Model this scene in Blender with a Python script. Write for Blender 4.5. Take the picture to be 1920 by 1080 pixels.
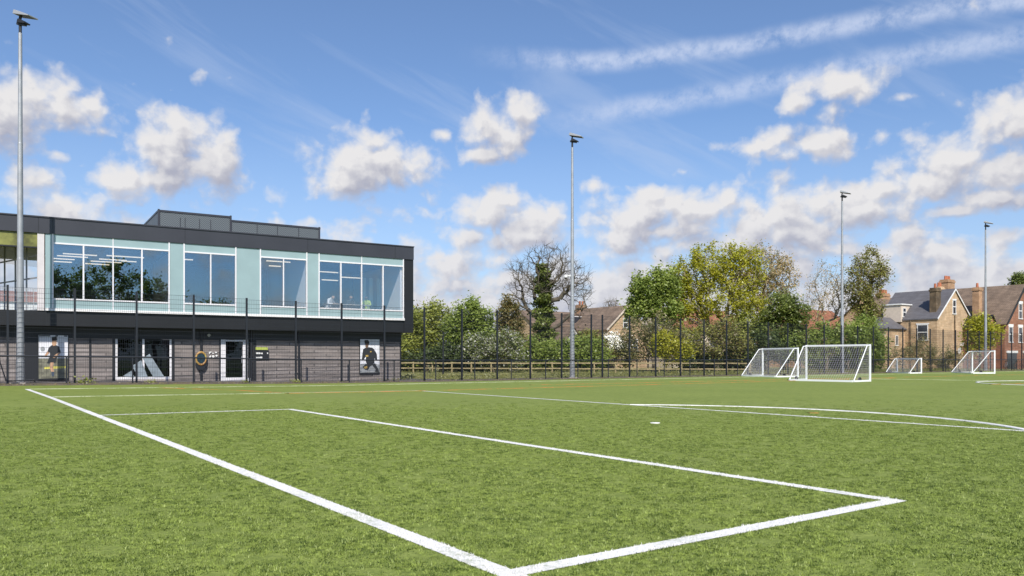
import bpy, math, random
import numpy as np
from mathutils import Vector, Matrix

# ------------------------------------------------------------------ scene, camera, light
scn = bpy.context.scene
for o in list(bpy.data.objects):
    bpy.data.objects.remove(o)
COL = scn.collection
random.seed(7)
RNG = np.random.default_rng(7)
R = math.radians

F, HOR, CH = 1500.0, 673.0, 1.2          # focal length (px of the 1920 frame), horizon row, eye height
cam = bpy.data.cameras.new("camera")
camo = bpy.data.objects.new("camera", cam)
COL.objects.link(camo)
camo.location = (0, 0, CH)
camo.rotation_euler = (R(90), 0, 0)
cam.sensor_width = 36.0
cam.lens = F / 1920 * 36
cam.shift_y = (HOR - 540) / 1920
cam.clip_start = 0.1
cam.clip_end = 4000
scn.camera = camo

SUN_EL = R(43)
SUN_AZ = math.atan2(0.10, -0.99)
to_sun = Vector((math.sin(SUN_AZ) * math.cos(SUN_EL), math.cos(SUN_AZ) * math.cos(SUN_EL), math.sin(SUN_EL)))
sl = bpy.data.lights.new("sun", 'SUN')
sl.energy = 4.2
sl.angle = R(0.53)
sl.color = (1.0, 0.955, 0.88)
so = bpy.data.objects.new("sun", sl)
COL.objects.link(so)
so.location = (0, 0, 60)
so.rotation_euler = to_sun.to_track_quat('Z', 'Y').to_euler()

vs = scn.view_settings
scn.display_settings.display_device = 'sRGB'
vs.view_transform = 'Standard'
vs.look = 'None'
vs.exposure = 0.35
vs.gamma = 1.0
vs.use_curve_mapping = False
scn.cycles.max_bounces = 6
scn.cycles.transparent_max_bounces = 24
scn.cycles.caustics_reflective = False
scn.cycles.caustics_refractive = False


# ------------------------------------------------------------------ node helper
class NT:
    def __init__(s, tree):
        s.t = tree
        s.nodes = tree.nodes
        s.links = tree.links

    def set(s, sock, v):
        if v is None:
            return
        if isinstance(v, bpy.types.NodeSocket):
            s.links.new(v, sock)
        else:
            try:
                sock.default_value = v
            except Exception:
                sock.default_value = tuple(v) + (1.0,) if len(v) == 3 else v

    def n(s, typ, ins=None, **props):
        nd = s.nodes.new(typ)
        for k, v in props.items():
            setattr(nd, k, v)
        for k, v in (ins or {}).items():
            s.set(nd.inputs[k], v)
        return nd

    def m(s, op, a, b=None, c=None, clamp=False):
        nd = s.nodes.new('ShaderNodeMath')
        nd.operation = op
        nd.use_clamp = clamp
        for i, v in enumerate((a, b, c)):
            if v is not None:
                s.set(nd.inputs[i], v)
        return nd.outputs[0]

    def vm(s, op, a, b=None, out=0):
        nd = s.nodes.new('ShaderNodeVectorMath')
        nd.operation = op
        s.set(nd.inputs[0], a)
        if b is not None:
            s.set(nd.inputs[1], b)
        return nd.outputs[out]

    def smooth(s, v, lo, hi, to0=0.0, to1=1.0, typ='SMOOTHSTEP'):
        nd = s.nodes.new('ShaderNodeMapRange')
        nd.interpolation_type = typ
        s.set(nd.inputs[0], v)
        for i, x in enumerate((lo, hi, to0, to1)):
            s.set(nd.inputs[1 + i], x)
        return nd.outputs[0]

    def noise(s, vec, scale, detail=4, rough=0.55, out=0, dim='3D', dist=0.0):
        nd = s.nodes.new('ShaderNodeTexNoise')
        nd.noise_dimensions = dim
        if vec is not None:
            s.set(nd.inputs['Vector'], vec)
        s.set(nd.inputs['Scale'], scale)
        s.set(nd.inputs['Detail'], detail)
        s.set(nd.inputs['Roughness'], rough)
        s.set(nd.inputs['Distortion'], dist)
        return nd.outputs[out]

    def mix(s, f, a, b, blend='MIX'):
        nd = s.nodes.new('ShaderNodeMix')
        nd.data_type = 'RGBA'
        nd.blend_type = blend
        s.set(nd.inputs[0], f)
        s.set(nd.inputs[6], a)
        s.set(nd.inputs[7], b)
        return nd.outputs[2]

    def comb(s, x, y, z=0.0):
        nd = s.nodes.new('ShaderNodeCombineXYZ')
        for i, v in enumerate((x, y, z)):
            s.set(nd.inputs[i], v)
        return nd.outputs[0]

    def sep(s, v):
        nd = s.nodes.new('ShaderNodeSeparateXYZ')
        s.set(nd.inputs[0], v)
        return nd.outputs


# ------------------------------------------------------------------ world: Nishita sky with clouds by direction
def azel(px, py):
    az = math.atan((px - 960) / F)
    el = math.atan((HOR - py) / F * math.cos(az))
    return az, el


def build_world():
    w = bpy.data.worlds.new("World")
    scn.world = w
    w.use_nodes = True
    w.node_tree.nodes.clear()
    t = NT(w.node_tree)
    sky = t.n('ShaderNodeTexSky')
    sky.sky_type = 'NISHITA'
    sky.sun_disc = False
    sky.sun_elevation = SUN_EL
    sky.sun_rotation = SUN_AZ
    sky.altitude = 50
    sky.air_density = 1.0
    sky.dust_density = 0.6
    sky.ozone_density = 1.6
    d = t.vm('NORMALIZE', t.n('ShaderNodeTexCoord').outputs['Generated'])
    x, y, z = t.sep(d)
    az = t.m('ARCTAN2', x, y)
    el = t.m('ARCSINE', z)
    P = t.comb(az, el, 0.0)

    # cumulus: groups of puffs placed by direction, broken up by fractal noise
    puffs = [
        (25, 205, 125, 78), (120, 200, 62, 36), (160, 188, 22, 16),
        (185, 240, 40, 20, 0.5), (105, 288, 60, 22, 0.45), (145, 305, 30, 18, 0.5), (384, 140, 30, 46, 0.78), (320, 66, 36, 24, 0.82), (335, 165, 26, 12, 0.6),
        (320, 280, 88, 82), (300, 335, 125, 45), (405, 300, 55, 52), (225, 335, 70, 22), (330, 222, 35, 28),
        (520, 360, 50, 30, 0.55), (100, 400, 200, 60, 0.30), (60, 340, 120, 40, 0.45),
        (672, 302, 74, 58), (640, 338, 56, 36), (785, 308, 46, 30), (722, 300, 70, 44), (700, 262, 50, 26),
        (930, 248, 66, 54), (828, 248, 30, 22, 0.45), (975, 212, 34, 28), (905, 285, 36, 22),
        (925, 408, 88, 38), (1000, 412, 62, 36), (940, 380, 42, 24), (880, 440, 60, 26), (970, 445, 90, 30),
        (1205, 405, 98, 42), (1300, 392, 92, 36), (1165, 448, 62, 34), (1214, 358, 34, 24), (1240, 430, 110, 34), (1362, 380, 30, 20),
        (1460, 408, 108, 58), (1540, 378, 96, 46), (1610, 392, 100, 46), (1410, 440, 66, 36), (1500, 435, 130, 36),
        (1900, 235, 95, 62), (1810, 295, 110, 60), (1730, 338, 100, 36), (1870, 310, 110, 50), (1660, 350, 70, 26),
        (1575, 162, 80, 42, 0.12), (1505, 188, 48, 26, 0.2), (1560, 208, 36, 24, 0.2),
        (1515, 272, 95, 30), (1420, 274, 62, 18), (1470, 262, 50, 26),
        (1668, 258, 30, 30, 0.6), (1870, 372, 100, 28), (1800, 392, 60, 16),
        (1120, 345, 60, 22, 0.5), (1270, 325, 60, 20, 0.55), (1700, 185, 90, 22, 0.85), (1790, 200, 60, 30, 0.85), (1250, 470, 120, 40, 0.35), (860, 500, 110, 40, 0.2), (960, 530, 140, 30, 0.2), (1560, 470, 140, 34, 0.3), (1750, 480, 160, 36, 0.2), (1880, 440, 80, 30, 0.25), (1690, 440, 60, 30, 0.2),
    ]
    g = bpy.data.node_groups.new("cloud_density", 'ShaderNodeTree')
    g.interface.new_socket("P", in_out='INPUT', socket_type='NodeSocketVector')
    g.interface.new_socket("D", in_out='OUTPUT', socket_type='NodeSocketFloat')
    q = NT(g)
    gi = q.n('NodeGroupInput')
    go = q.n('NodeGroupOutput')
    p0 = gi.outputs[0]
    wv = q.noise(p0, 11.0, 3, 0.5, out=1)
    wv = q.vm('SUBTRACT', wv, (0.5, 0.5, 0.5))
    wv = q.vm('MULTIPLY', wv, (0.045, 0.030, 0.0))
    pw = q.vm('ADD', p0, wv)
    cur = None
    for (cx, cy, rx, ry, *ww) in puffs:
        a0, e0 = azel(cx, cy)
        a1, _ = azel(cx + rx, cy)
        _, e1 = azel(cx, cy - ry)
        ra, re = (a1 - a0) * 1.22, (e1 - e0) * 1.20
        s = q.vm('MULTIPLY', q.vm('SUBTRACT', pw, (a0, e0, 0)), (1 / ra, 1 / re, 0))
        ln = q.vm('LENGTH', s, out=1)
        if ww:
            ln = q.m('ADD', ln, ww[0])
        cur = ln if cur is None else q.m('SMOOTH_MIN', cur, ln, 0.18)
    body = q.m('SUBTRACT', 1.0, cur)
    body = q.m('MAXIMUM', body, -0.9)
    # far banks low in the sky
    _, ey = q.sep(p0)[0], q.sep(p0)[1]
    axx = q.sep(p0)[0]
    pb = q.comb(q.m('MULTIPLY', axx, 7.0), q.m('MULTIPLY', ey, 19.0), 3.7)
    nb = q.noise(pb, 1.0, 4, 0.55)
    cov = q.smooth(ey, 0.05, 0.25, 1.0, -0.85, typ='LINEAR')
    cov = q.m('SUBTRACT', cov, q.smooth(q.m('ABSOLUTE', axx), 1.0, 1.9, 0.0, 0.55))
    bank = q.m('ADD', q.m('MULTIPLY', q.m('SUBTRACT', nb, 0.5), 2.2), cov)
    body = q.m('SMOOTH_MAX', body, q.m('MULTIPLY', bank, 0.8), 0.15)
    f1 = q.noise(q.vm('MULTIPLY', p0, (1.0, 1.2, 1.0)), 24.0, 10, 0.565)
    w2 = q.vm('MULTIPLY', q.vm('SUBTRACT', q.noise(p0, 42.0, 4, 0.6, out=1), (0.5, 0.5, 0.5)), (0.022, 0.022, 0.0))
    vo = q.n('ShaderNodeTexVoronoi', {'Vector': q.vm('ADD', pw, w2), 'Scale': 26.0, 'Detail': 2.5, 'Roughness': 0.55, 'Smoothness': 0.6}, feature='SMOOTH_F1', voronoi_dimensions='2D')
    bil = q.m('SUBTRACT', 0.42, vo.outputs['Distance'])
    dd = q.m('ADD', q.m('MULTIPLY', body, 0.95), q.m('ADD', q.m('MULTIPLY', q.m('SUBTRACT', f1, 0.5), 1.25), q.m('MULTIPLY', bil, 0.70)))
    q.links.new(dd, go.inputs[0])

    def dens(vec):
        nd = t.n('ShaderNodeGroup', node_tree=g)
        t.set(nd.inputs[0], vec)
        return nd.outputs[0]

    D0 = dens(P)
    Du = dens(t.vm('ADD', P, (-0.005, 0.009, 0)))
    Df = dens(t.vm('ADD', P, (-0.010, 0.034, 0)))
    alpha = t.smooth(D0, -0.38, 0.40)
    alpha = t.m('MULTIPLY', t.m('POWER', alpha, 0.85), 0.96)
    lit = t.smooth(t.m('SUBTRACT', D0, Du), -0.40, 0.40)
    under = t.smooth(Df, -0.55, 0.75, typ='LINEAR')
    tone = t.m('SUBTRACT', t.m('ADD', t.m('MULTIPLY', lit, 0.62), 0.66), t.m('MULTIPLY', under, 0.74))
    grey = t.mix(t.smooth(tone, 0.05, 1.0, typ='LINEAR'), (0.34, 0.345, 0.41, 1), (0.66, 0.645, 0.64, 1))
    hz = t.smooth(el, 0.0, 0.22, 0.45, 0.0)
    grey = t.mix(hz, grey, (0.50, 0.51, 0.585, 1))

    # two spread contrails and thin high streaks
    def trail(pts, wid, seed):
        A = [azel(*p) for p in pts]
        c = np.polyfit([p[0] for p in A], [p[1] for p in A], 3)
        yy = t.m('MULTIPLY_ADD', az, float(c[0]), float(c[1]))
        yy = t.m('MULTIPLY_ADD', yy, az, float(c[2]))
        yy = t.m('MULTIPLY_ADD', yy, az, float(c[3]))
        wob = t.noise(t.comb(t.m('MULTIPLY', az, 1.0), seed, 0), 9.0, 3, 0.5)
        dy = t.m('ADD', t.m('SUBTRACT', el, yy), t.m('MULTIPLY', t.m('SUBTRACT', wob, 0.5), 0.018))
        dist = t.m('DIVIDE', t.m('ABSOLUTE', dy), wid)
        fall = t.smooth(dist, 0.1, 1.25, 1.0, 0.0)
        ends = t.smooth(az, A[0][0] - 0.04, A[0][0] + 0.14)
        tx = t.noise(t.comb(az, el, seed), 75.0, 6, 0.62)
        tx2 = t.noise(t.comb(az, el, seed + 4), 20.0, 3, 0.5)
        tx = t.m('ADD', t.m('MULTIPLY', tx, 0.6), t.m('MULTIPLY', tx2, 0.5))
        return t.m('MULTIPLY', t.m('MULTIPLY', t.m('POWER', fall, 1.2), ends), t.smooth(tx, 0.30, 0.72))

    tr1 = trail([(905, 106), (1100, 116), (1290, 96), (1430, 72), (1600, 54), (1850, 8)], 0.0145, 1.3)
    tr2 = trail([(1010, 228), (1150, 205), (1300, 184), (1490, 152), (1600, 120), (1920, 66)], 0.0165, 5.1)
    trl = t.m('ADD', t.m('MULTIPLY', tr1, 0.72), t.m('MULTIPLY', tr2, 0.60), clamp=True)
    # cirrus: streaks running down to the right
    ca, sa = math.cos(0.42), math.sin(0.42)
    uu = t.m('SUBTRACT', t.m('MULTIPLY', az, ca), t.m('MULTIPLY', el, sa))
    vv = t.m('ADD', t.m('MULTIPLY', az, sa), t.m('MULTIPLY', el, ca))
    ci = t.noise(t.comb(t.m('MULTIPLY', uu, 2.6), t.m('MULTIPLY', vv, 16.0), 0.7), 1.0, 7, 0.58, dist=0.5)
    ci2 = t.noise(t.comb(t.m('MULTIPLY', az, 2.2), t.m('MULTIPLY', el, 3.0), 8.0), 1.0, 3, 0.5)
    cirrus = t.m('MULTIPLY', t.m('MULTIPLY', t.smooth(ci, 0.42, 0.78), t.smooth(ci2, 0.28, 0.62)), 0.52)
    low = t.m('MULTIPLY', t.smooth(el, 0.02, 0.36, 0.42, 0.0), t.smooth(y, -0.2, 0.5))
    veil = t.m('MAXIMUM', t.m('MAXIMUM', cirrus, low), 0.05)

    STR = 0.092
    skyc = t.mix(1.0, sky.outputs[0], (STR, STR, STR, 1), 'MULTIPLY')
    skyc = t.mix(1.0, skyc, (0.84, 1.0, 1.22, 1), 'MULTIPLY')
    c1 = t.mix(veil, skyc, (0.42, 0.50, 0.66, 1))
    c2 = t.mix(trl, c1, (0.52, 0.58, 0.72, 1))
    c3 = t.mix(alpha, c2, grey)
    below = t.smooth(z, -0.03, 0.0)
    c3 = t.mix(below, (0.10, 0.12, 0.06, 1), c3)
    bg = t.n('ShaderNodeBackground', {'Color': c3, 'Strength': 1.0})
    out = t.n('ShaderNodeOutputWorld')
    t.links.new(bg.outputs[0], out.inputs[0])


build_world()

# ------------------------------------------------------------------ frames and terrain
U = (0.8141, 0.5807)          # along the touchline
V = (-0.5807, 0.8141)         # along the goal line, away from the camera
FIELD = math.atan2(U[1], U[0])


def fa(x, y):
    return x * U[0] + y * U[1], x * V[0] + y * V[1]


def fw(a, b, z=0.0):
    return Vector((a * U[0] + b * V[0], a * U[1] + b * V[1], z))


def clip(v, lo, hi):
    return max(lo, min(hi, v))


def gz(a, b):
    k = clip((14 - a) / 12, 0, 1.3) * clip(b / 26, 0, 1) * 0.10
    k += clip((b - 34.5) / 3, 0, 1) * clip((20 - a) / 12, 0, 1) * 0.09
    return k


def a_at(px, b):
    r = (px - 960) / F
    return b * (-V[0] + V[1] * r) / (U[0] - U[1] * r)


def at(px, py, Y):
    return Vector(((px - 960) / F * Y, Y, CH + (HOR - py) / F * Y))


# ------------------------------------------------------------------ materials
def mat(name, color, rough=0.7, metal=0.0, var=0.0, vscale=3.0, bump=0.0, bscale=40.0, spec=0.5, col2=None):
    m = bpy.data.materials.new(name)
    m.use_nodes = True
    t = NT(m.node_tree)
    b = m.node_tree.nodes['Principled BSDF']
    b.inputs['Roughness'].default_value = rough
    b.inputs['Metallic'].default_value = metal
    b.inputs['Specular IOR Level'].default_value = spec
    c = tuple(color) + (1,)
    if var or col2:
        pos = t.n('ShaderNodeTexCoord').outputs['Object']
        nz = t.noise(pos, vscale, 5, 0.6)
        f = t.smooth(nz, 0.3, 0.7)
        lo = tuple(x * (1 - var) for x in color) + (1,)
        hi = (tuple(col2) if col2 else tuple(min(1, x * (1 + var)) for x in color)) + (1,)
        t.set(b.inputs['Base Color'], t.mix(f, lo, hi))
    else:
        b.inputs['Base Color'].default_value = c
    if bump:
        pos = t.n('ShaderNodeTexCoord').outputs['Object']
        bm = t.n('ShaderNodeBump', {'Height': t.noise(pos, bscale, 4), 'Strength': bump, 'Distance': 0.02})
        t.set(b.inputs['Normal'], bm.outputs[0])
    return m


def brick_mat(name, c1, c2, mortar, w, h, ms, rough=0.85, axis='xz', stain=0.25, bands=0.0):
    m = bpy.data.materials.new(name)
    m.use_nodes = True
    t = NT(m.node_tree)
    b = m.node_tree.nodes['Principled BSDF']
    b.inputs['Roughness'].default_value = rough
    p = t.sep(t.n('ShaderNodeTexCoord').outputs['Object'])
    v = t.comb(t.m('ADD', p[0], p[1]), p[2], 0)
    br = t.n('ShaderNodeTexBrick', {'Vector': v, 'Color1': c1 + (1,), 'Color2': c2 + (1,), 'Mortar': mortar + (1,),
                                    'Scale': 1.0, 'Mortar Size': ms, 'Brick Width': w, 'Row Height': h, 'Bias': 0.0})
    row = t.noise(t.comb(t.m('MULTIPLY', t.m('ADD', p[0], p[1]), 0.5), t.m('MULTIPLY', p[2], 3.0), 0), 1.6, 4, 0.6)
    col = t.mix(t.smooth(row, 0.35, 0.7), br.outputs[0], (c1[0] * 0.72, c1[1] * 0.70, c1[2] * 0.68, 1))
    if bands:
        wn = t.n('ShaderNodeTexWhiteNoise', {'W': t.m('FLOOR', t.m('DIVIDE', p[2], h))}, noise_dimensions='1D').outputs[0]
        kb = t.m('MULTIPLY_ADD', wn, bands, 1.0 - bands * 0.55)
        col = t.mix(1.0, col, t.comb(kb, kb, kb), 'MULTIPLY')
    nz = t.noise(t.n('ShaderNodeTexCoord').outputs['Object'], 1.1, 5, 0.6)
    k = t.smooth(nz, 0.3, 0.75, 1.0 - stain, 1.0 + stain * 0.5)
    col = t.mix(1.0, col, t.comb(k, k, k), 'MULTIPLY')
    t.set(b.inputs['Base Color'], col)
    bm = t.n('ShaderNodeBump', {'Height': br.outputs[1], 'Strength': 0.5, 'Distance': -0.01})
    t.set(b.inputs['Normal'], bm.outputs[0])
    return m


def glass_mat(name, refl, tint, rough=0.0):
    m = bpy.data.materials.new(name)
    m.use_nodes = True
    m.node_tree.nodes.clear()
    t = NT(m.node_tree)
    tr = t.n('ShaderNodeBsdfTransparent', {'Color': tint + (1,)})
    nrm = None
    if rough == 0.0:
        pos = t.n('ShaderNodeTexCoord').outputs['Object']
        nrm = t.n('ShaderNodeBump', {'Height': t.noise(pos, 0.7, 1), 'Strength': 0.02, 'Distance': 0.1}).outputs[0]
    gl = t.n('ShaderNodeBsdfGlossy', {'Color': (0.62, 0.83, 1.0, 1), 'Roughness': rough, 'Normal': nrm})
    lw = t.n('ShaderNodeLayerWeight', {'Blend': 0.5})
    f = t.m('ADD', refl, t.m('MULTIPLY', t.m('POWER', lw.outputs[1], 4.0), 0.6), clamp=True)
    mx = t.n('ShaderNodeMixShader', {0: f, 1: tr.outputs[0], 2: gl.outputs[0]})
    t.links.new(mx.outputs[0], t.n('ShaderNodeOutputMaterial').inputs[0])
    return m


def leaf_mat(name, c1, c2, c3=None, trans=0.50, gain=2.1):
    c1, c2 = tuple(x * gain for x in c1), tuple(x * gain for x in c2)
    m = bpy.data.materials.new(name)
    m.use_nodes = True
    m.node_tree.nodes.clear()
    t = NT(m.node_tree)
    ge = t.n('ShaderNodeNewGeometry')
    rnd = ge.outputs['Random Per Island']
    nz = t.noise(ge.outputs['Position'], 0.55, 3, 0.6)
    f = t.m('ADD', t.m('MULTIPLY', rnd, 0.55), t.m('MULTIPLY', t.smooth(nz, 0.3, 0.7), 0.45))
    col = t.mix(f, c1 + (1,), c2 + (1,))
    if c3:
        col = t.mix(t.smooth(t.m('FRACT', t.m('MULTIPLY', rnd, 17.3)), 0.72, 0.74), col, c3 + (1,))
    di = t.n('ShaderNodeBsdfDiffuse', {'Color': col})
    tl = t.n('ShaderNodeBsdfTranslucent', {'Color': col})
    mx = t.n('ShaderNodeMixShader', {0: trans, 1: di.outputs[0], 2: tl.outputs[0]})
    gs = t.n('ShaderNodeBsdfGlossy', {'Color': (1, 1, 1, 1), 'Roughness': 0.45})
    mx2 = t.n('ShaderNodeMixShader', {0: 0.03, 1: mx.outputs[0], 2: gs.outputs[0]})
    t.links.new(mx2.outputs[0], t.n('ShaderNodeOutputMaterial').inputs[0])
    return m


def emit_mat(name, color, strength):
    m = bpy.data.materials.new(name)
    m.use_nodes = True
    b = m.node_tree.nodes['Principled BSDF']
    b.inputs['Base Color'].default_value = tuple(color) + (1,)
    b.inputs['Emission Color'].default_value = tuple(color) + (1,)
    b.inputs['Emission Strength'].default_value = strength
    return m


GREEN_LO, GREEN_HI = (0.105, 0.148, 0.026), (0.292, 0.335, 0.085)


def turf_mat():
    """Short artificial turf: fine pile noise, tufted mottling, brushing bands."""
    m = bpy.data.materials.new("turf")
    m.use_nodes = True
    t = NT(m.node_tree)
    b = m.node_tree.nodes['Principled BSDF']
    b.inputs['Roughness'].default_value = 0.85
    b.inputs['Specular IOR Level'].default_value = 0.15
    pos = t.n('ShaderNodeNewGeometry').outputs['Position']
    rot = t.n('ShaderNodeMapping', {'Vector': pos, 'Rotation': (0, 0, -FIELD)}).outputs[0]
    n1 = t.noise(pos, 26.0, 3, 0.7)
    n2 = t.noise(t.vm('MULTIPLY', rot, (1, 1.6, 1)), 3.6, 5, 0.65)
    n3 = t.noise(rot, 0.35, 4, 0.6)
    f = t.m('ADD', t.m('ADD', t.m('MULTIPLY', n1, 0.55), t.m('MULTIPLY', n2, 0.55)), t.m('MULTIPLY', n3, 0.22))
    f = t.smooth(f, 0.42, 0.92, typ='LINEAR')
    col = t.mix(f, GREEN_LO + (1,), GREEN_HI + (1,))
    worn = t.smooth(t.noise(rot, 0.13, 4, 0.6), 0.5, 0.72, 0.0, 0.30)
    col = t.mix(worn, col, (0.215, 0.235, 0.085, 1))
    t.set(b.inputs['Base Color'], col)
    bm = t.n('ShaderNodeBump', {'Height': t.m('ADD', n1, t.m('MULTIPLY', n2, 0.8)), 'Strength': 0.65, 'Distance': 0.03})
    t.set(b.inputs['Normal'], bm.outputs[0])
    return m


LINES = []   # (kind, const, lo, hi): near painted lines, also dyed into the pile


def blade_mat():
    m = bpy.data.materials.new("turf_pile")
    m.use_nodes = True
    t = NT(m.node_tree)
    b = m.node_tree.nodes['Principled BSDF']
    b.inputs['Roughness'].default_value = 0.55
    b.inputs['Specular IOR Level'].default_value = 0.25
    ge = t.n('ShaderNodeNewGeometry')
    p = t.sep(ge.outputs['Position'])
    wob = t.m('MULTIPLY', t.m('SUBTRACT', t.noise(ge.outputs['Position'], 38.0, 2), 0.5), 0.010)
    a = t.m('ADD', t.m('ADD', t.m('MULTIPLY', p[0], U[0]), t.m('MULTIPLY', p[1], U[1])), wob)
    bb = t.m('ADD', t.m('ADD', t.m('MULTIPLY', p[0], V[0]), t.m('MULTIPLY', p[1], V[1])), wob)
    mask = None
    for kind, c0, lo, hi, w in LINES:
        s, q = (a, bb) if kind == 'a' else (bb, a)
        d1 = t.m('SUBTRACT', w / 2, t.m('ABSOLUTE', t.m('SUBTRACT', s, c0)))
        d2 = t.m('MINIMUM', t.m('SUBTRACT', q, lo), t.m('SUBTRACT', hi, q))
        k = t.m('MINIMUM', d1, d2)
        mask = k if mask is None else t.m('MAXIMUM', mask, k)
    mk = t.m('GREATER_THAN', mask, 0.0)
    n2 = t.noise(ge.outputs['Position'], 17.0, 6, 0.76)
    n3 = t.noise(ge.outputs['Position'], 0.7, 4, 0.65)
    f = t.m('ADD', t.m('MULTIPLY', ge.outputs['Random Per Island'], 0.45),
            t.m('ADD', t.m('MULTIPLY', t.smooth(n2, 0.42, 0.62), 0.90), t.m('MULTIPLY', t.m('SUBTRACT', n3, 0.5), 0.5)))
    col = t.mix(f, (0.018, 0.044, 0.002, 1), (0.264, 0.330, 0.070, 1))
    dry = t.m('GREATER_THAN', t.m('FRACT', t.m('MULTIPLY', ge.outputs['Random Per Island'], 37.7)), 0.982)
    col = t.mix(t.m('MULTIPLY', dry, 0.5), col, (0.40, 0.45, 0.18, 1))
    wh = t.mix(ge.outputs['Random Per Island'], (0.60, 0.585, 0.56, 1), (0.80, 0.785, 0.76, 1))
    t.set(b.inputs['Base Color'], t.mix(mk, col, wh))
    return m


def line_mat(name, c, worn):
    m = bpy.data.materials.new(name)
    m.use_nodes = True
    t = NT(m.node_tree)
    b = m.node_tree.nodes['Principled BSDF']
    b.inputs['Roughness'].default_value = 0.8
    b.inputs['Specular IOR Level'].default_value = 0.15
    pos = t.n('ShaderNodeNewGeometry').outputs['Position']
    n1 = t.noise(pos, 24.0, 4, 0.7)
    n2 = t.noise(pos, 1.2, 3, 0.6)
    f = t.smooth(t.m('ADD', t.m('MULTIPLY', n1, 0.6), t.m('MULTIPLY', n2, 0.5)), 0.55 - worn, 0.75 - worn * 0.6)
    t.set(b.inputs['Base Color'], t.mix(f, (0.16, 0.21, 0.05, 1), c + (1,)))
    return m


M = {}
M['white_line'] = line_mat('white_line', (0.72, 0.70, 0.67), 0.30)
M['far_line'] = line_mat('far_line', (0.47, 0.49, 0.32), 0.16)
M['orange_line'] = line_mat('orange_line', (0.50, 0.16, 0.05), 0.10)
M['black_panel'] = mat('black_panel', (0.009, 0.0095, 0.0115), 0.5, var=0.15, vscale=0.6)
M['fascia'] = mat('fascia', (0.037, 0.038, 0.048), 0.45, var=0.10, vscale=0.5)
M['teal'] = mat('teal_panel', (0.285, 0.385, 0.395), 0.25, var=0.05, vscale=0.8, spec=0.6)
M['white_frame'] = mat('white_frame', (0.74, 0.72, 0.74), 0.4)
M['sill'] = mat('sill_white', (0.80, 0.78, 0.77), 0.45)
M['pale_panel'] = mat('pale_panel', (0.60, 0.56, 0.56), 0.5, var=0.05)
M['dark_frame'] = mat('dark_frame', (0.014, 0.015, 0.019), 0.5)
M['fence'] = mat('fence_coat', (0.015, 0.017, 0.023), 0.45)
M['galv'] = mat('galvanised', (0.36, 0.37, 0.39), 0.5, metal=0.35, var=0.12, vscale=2.0)
M['lamp_body'] = mat('lamp_body', (0.42, 0.42, 0.43), 0.4, metal=0.3)
M['lamp_dark'] = mat('lamp_dark', (0.02, 0.02, 0.022), 0.5)
M['stone'] = brick_mat('stone_block', (0.335, 0.295, 0.282), (0.215, 0.190, 0.182), (0.115, 0.103, 0.099), 1.35, 0.19, 0.036, stain=0.15, bands=0.34)
M['yellow_brick'] = brick_mat('yellow_brick', (0.66, 0.455, 0.27), (0.56, 0.375, 0.21), (0.56, 0.44, 0.31), 0.23, 0.085, 0.010)
M['orange_brick'] = brick_mat('orange_brick', (0.56, 0.33, 0.18), (0.46, 0.26, 0.14), (0.46, 0.34, 0.24), 0.23, 0.085, 0.010)
M['red_brick'] = brick_mat('red_brick', (0.37, 0.165, 0.095), (0.30, 0.125, 0.072), (0.35, 0.21, 0.15), 0.23, 0.085, 0.010)
M['sooty_brick'] = brick_mat('sooty_brick', (0.20, 0.135, 0.075), (0.14, 0.10, 0.06), (0.16, 0.13, 0.09), 0.23, 0.085, 0.010, stain=0.5)
M['render_cream'] = mat('cream_render', (0.62, 0.52, 0.42), 0.8, var=0.06)
M['render_white'] = mat('white_render', (0.72, 0.70, 0.68), 0.8, var=0.06)
M['slate'] = brick_mat('slate', (0.15, 0.142, 0.15), (0.125, 0.12, 0.128), (0.08, 0.078, 0.085), 0.3, 0.2, 0.012, rough=0.6, stain=0.12)
M['brown_tile'] = brick_mat('brown_tile', (0.265, 0.19, 0.135), (0.205, 0.148, 0.108), (0.08, 0.05, 0.035), 0.25, 0.22, 0.02, stain=0.3)
M['red_tile'] = brick_mat('red_tile', (0.42, 0.17, 0.09), (0.34, 0.135, 0.07), (0.12, 0.05, 0.03), 0.25, 0.22, 0.02, stain=0.3)
M['pot'] = mat('terracotta', (0.42, 0.14, 0.07), 0.8, var=0.15)
M['white_paint'] = mat('white_paint', (0.78, 0.77, 0.75), 0.5)
M['black_paint'] = mat('black_paint', (0.018, 0.017, 0.017), 0.5)
M['goal_white'] = mat('goal_white', (0.82, 0.82, 0.83), 0.35)
M['net'] = mat('net_cord', (0.50, 0.48, 0.50), 0.8)
M['rubber'] = mat('rubber', (0.015, 0.015, 0.016), 0.7)
M['wood'] = mat('weathered_wood', (0.36, 0.285, 0.15), 0.8, var=0.25, vscale=3.0)
M['soffit_wood'] = mat('soffit_board', (0.62, 0.56, 0.11), 0.5, var=0.25, vscale=1.5)
M['beam'] = mat('beam_board', (0.17, 0.17, 0.045), 0.45, var=0.6, vscale=1.3)
M['asphalt'] = mat('verge_soil', (0.115, 0.100, 0.085), 0.9, var=0.35, vscale=1.2, col2=(0.17, 0.125, 0.085))
M['paving'] = mat('paving', (0.17, 0.15, 0.14), 0.85, var=0.2, vscale=1.5)
M['concrete'] = mat('concrete', (0.42, 0.37, 0.34), 0.9, var=0.2, vscale=4)
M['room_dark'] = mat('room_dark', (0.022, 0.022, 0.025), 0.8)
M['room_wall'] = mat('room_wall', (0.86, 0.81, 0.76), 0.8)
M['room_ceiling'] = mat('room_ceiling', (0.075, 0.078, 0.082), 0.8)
M['strip'] = emit_mat('strip_light', (1.0, 0.84, 0.64), 0.8)
M['curtain'] = mat('pale_blind', (0.66, 0.82, 0.80), 0.7)
M['glass_up'] = glass_mat('blue_glass', 0.185, (0.96, 0.97, 0.98))
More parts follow.
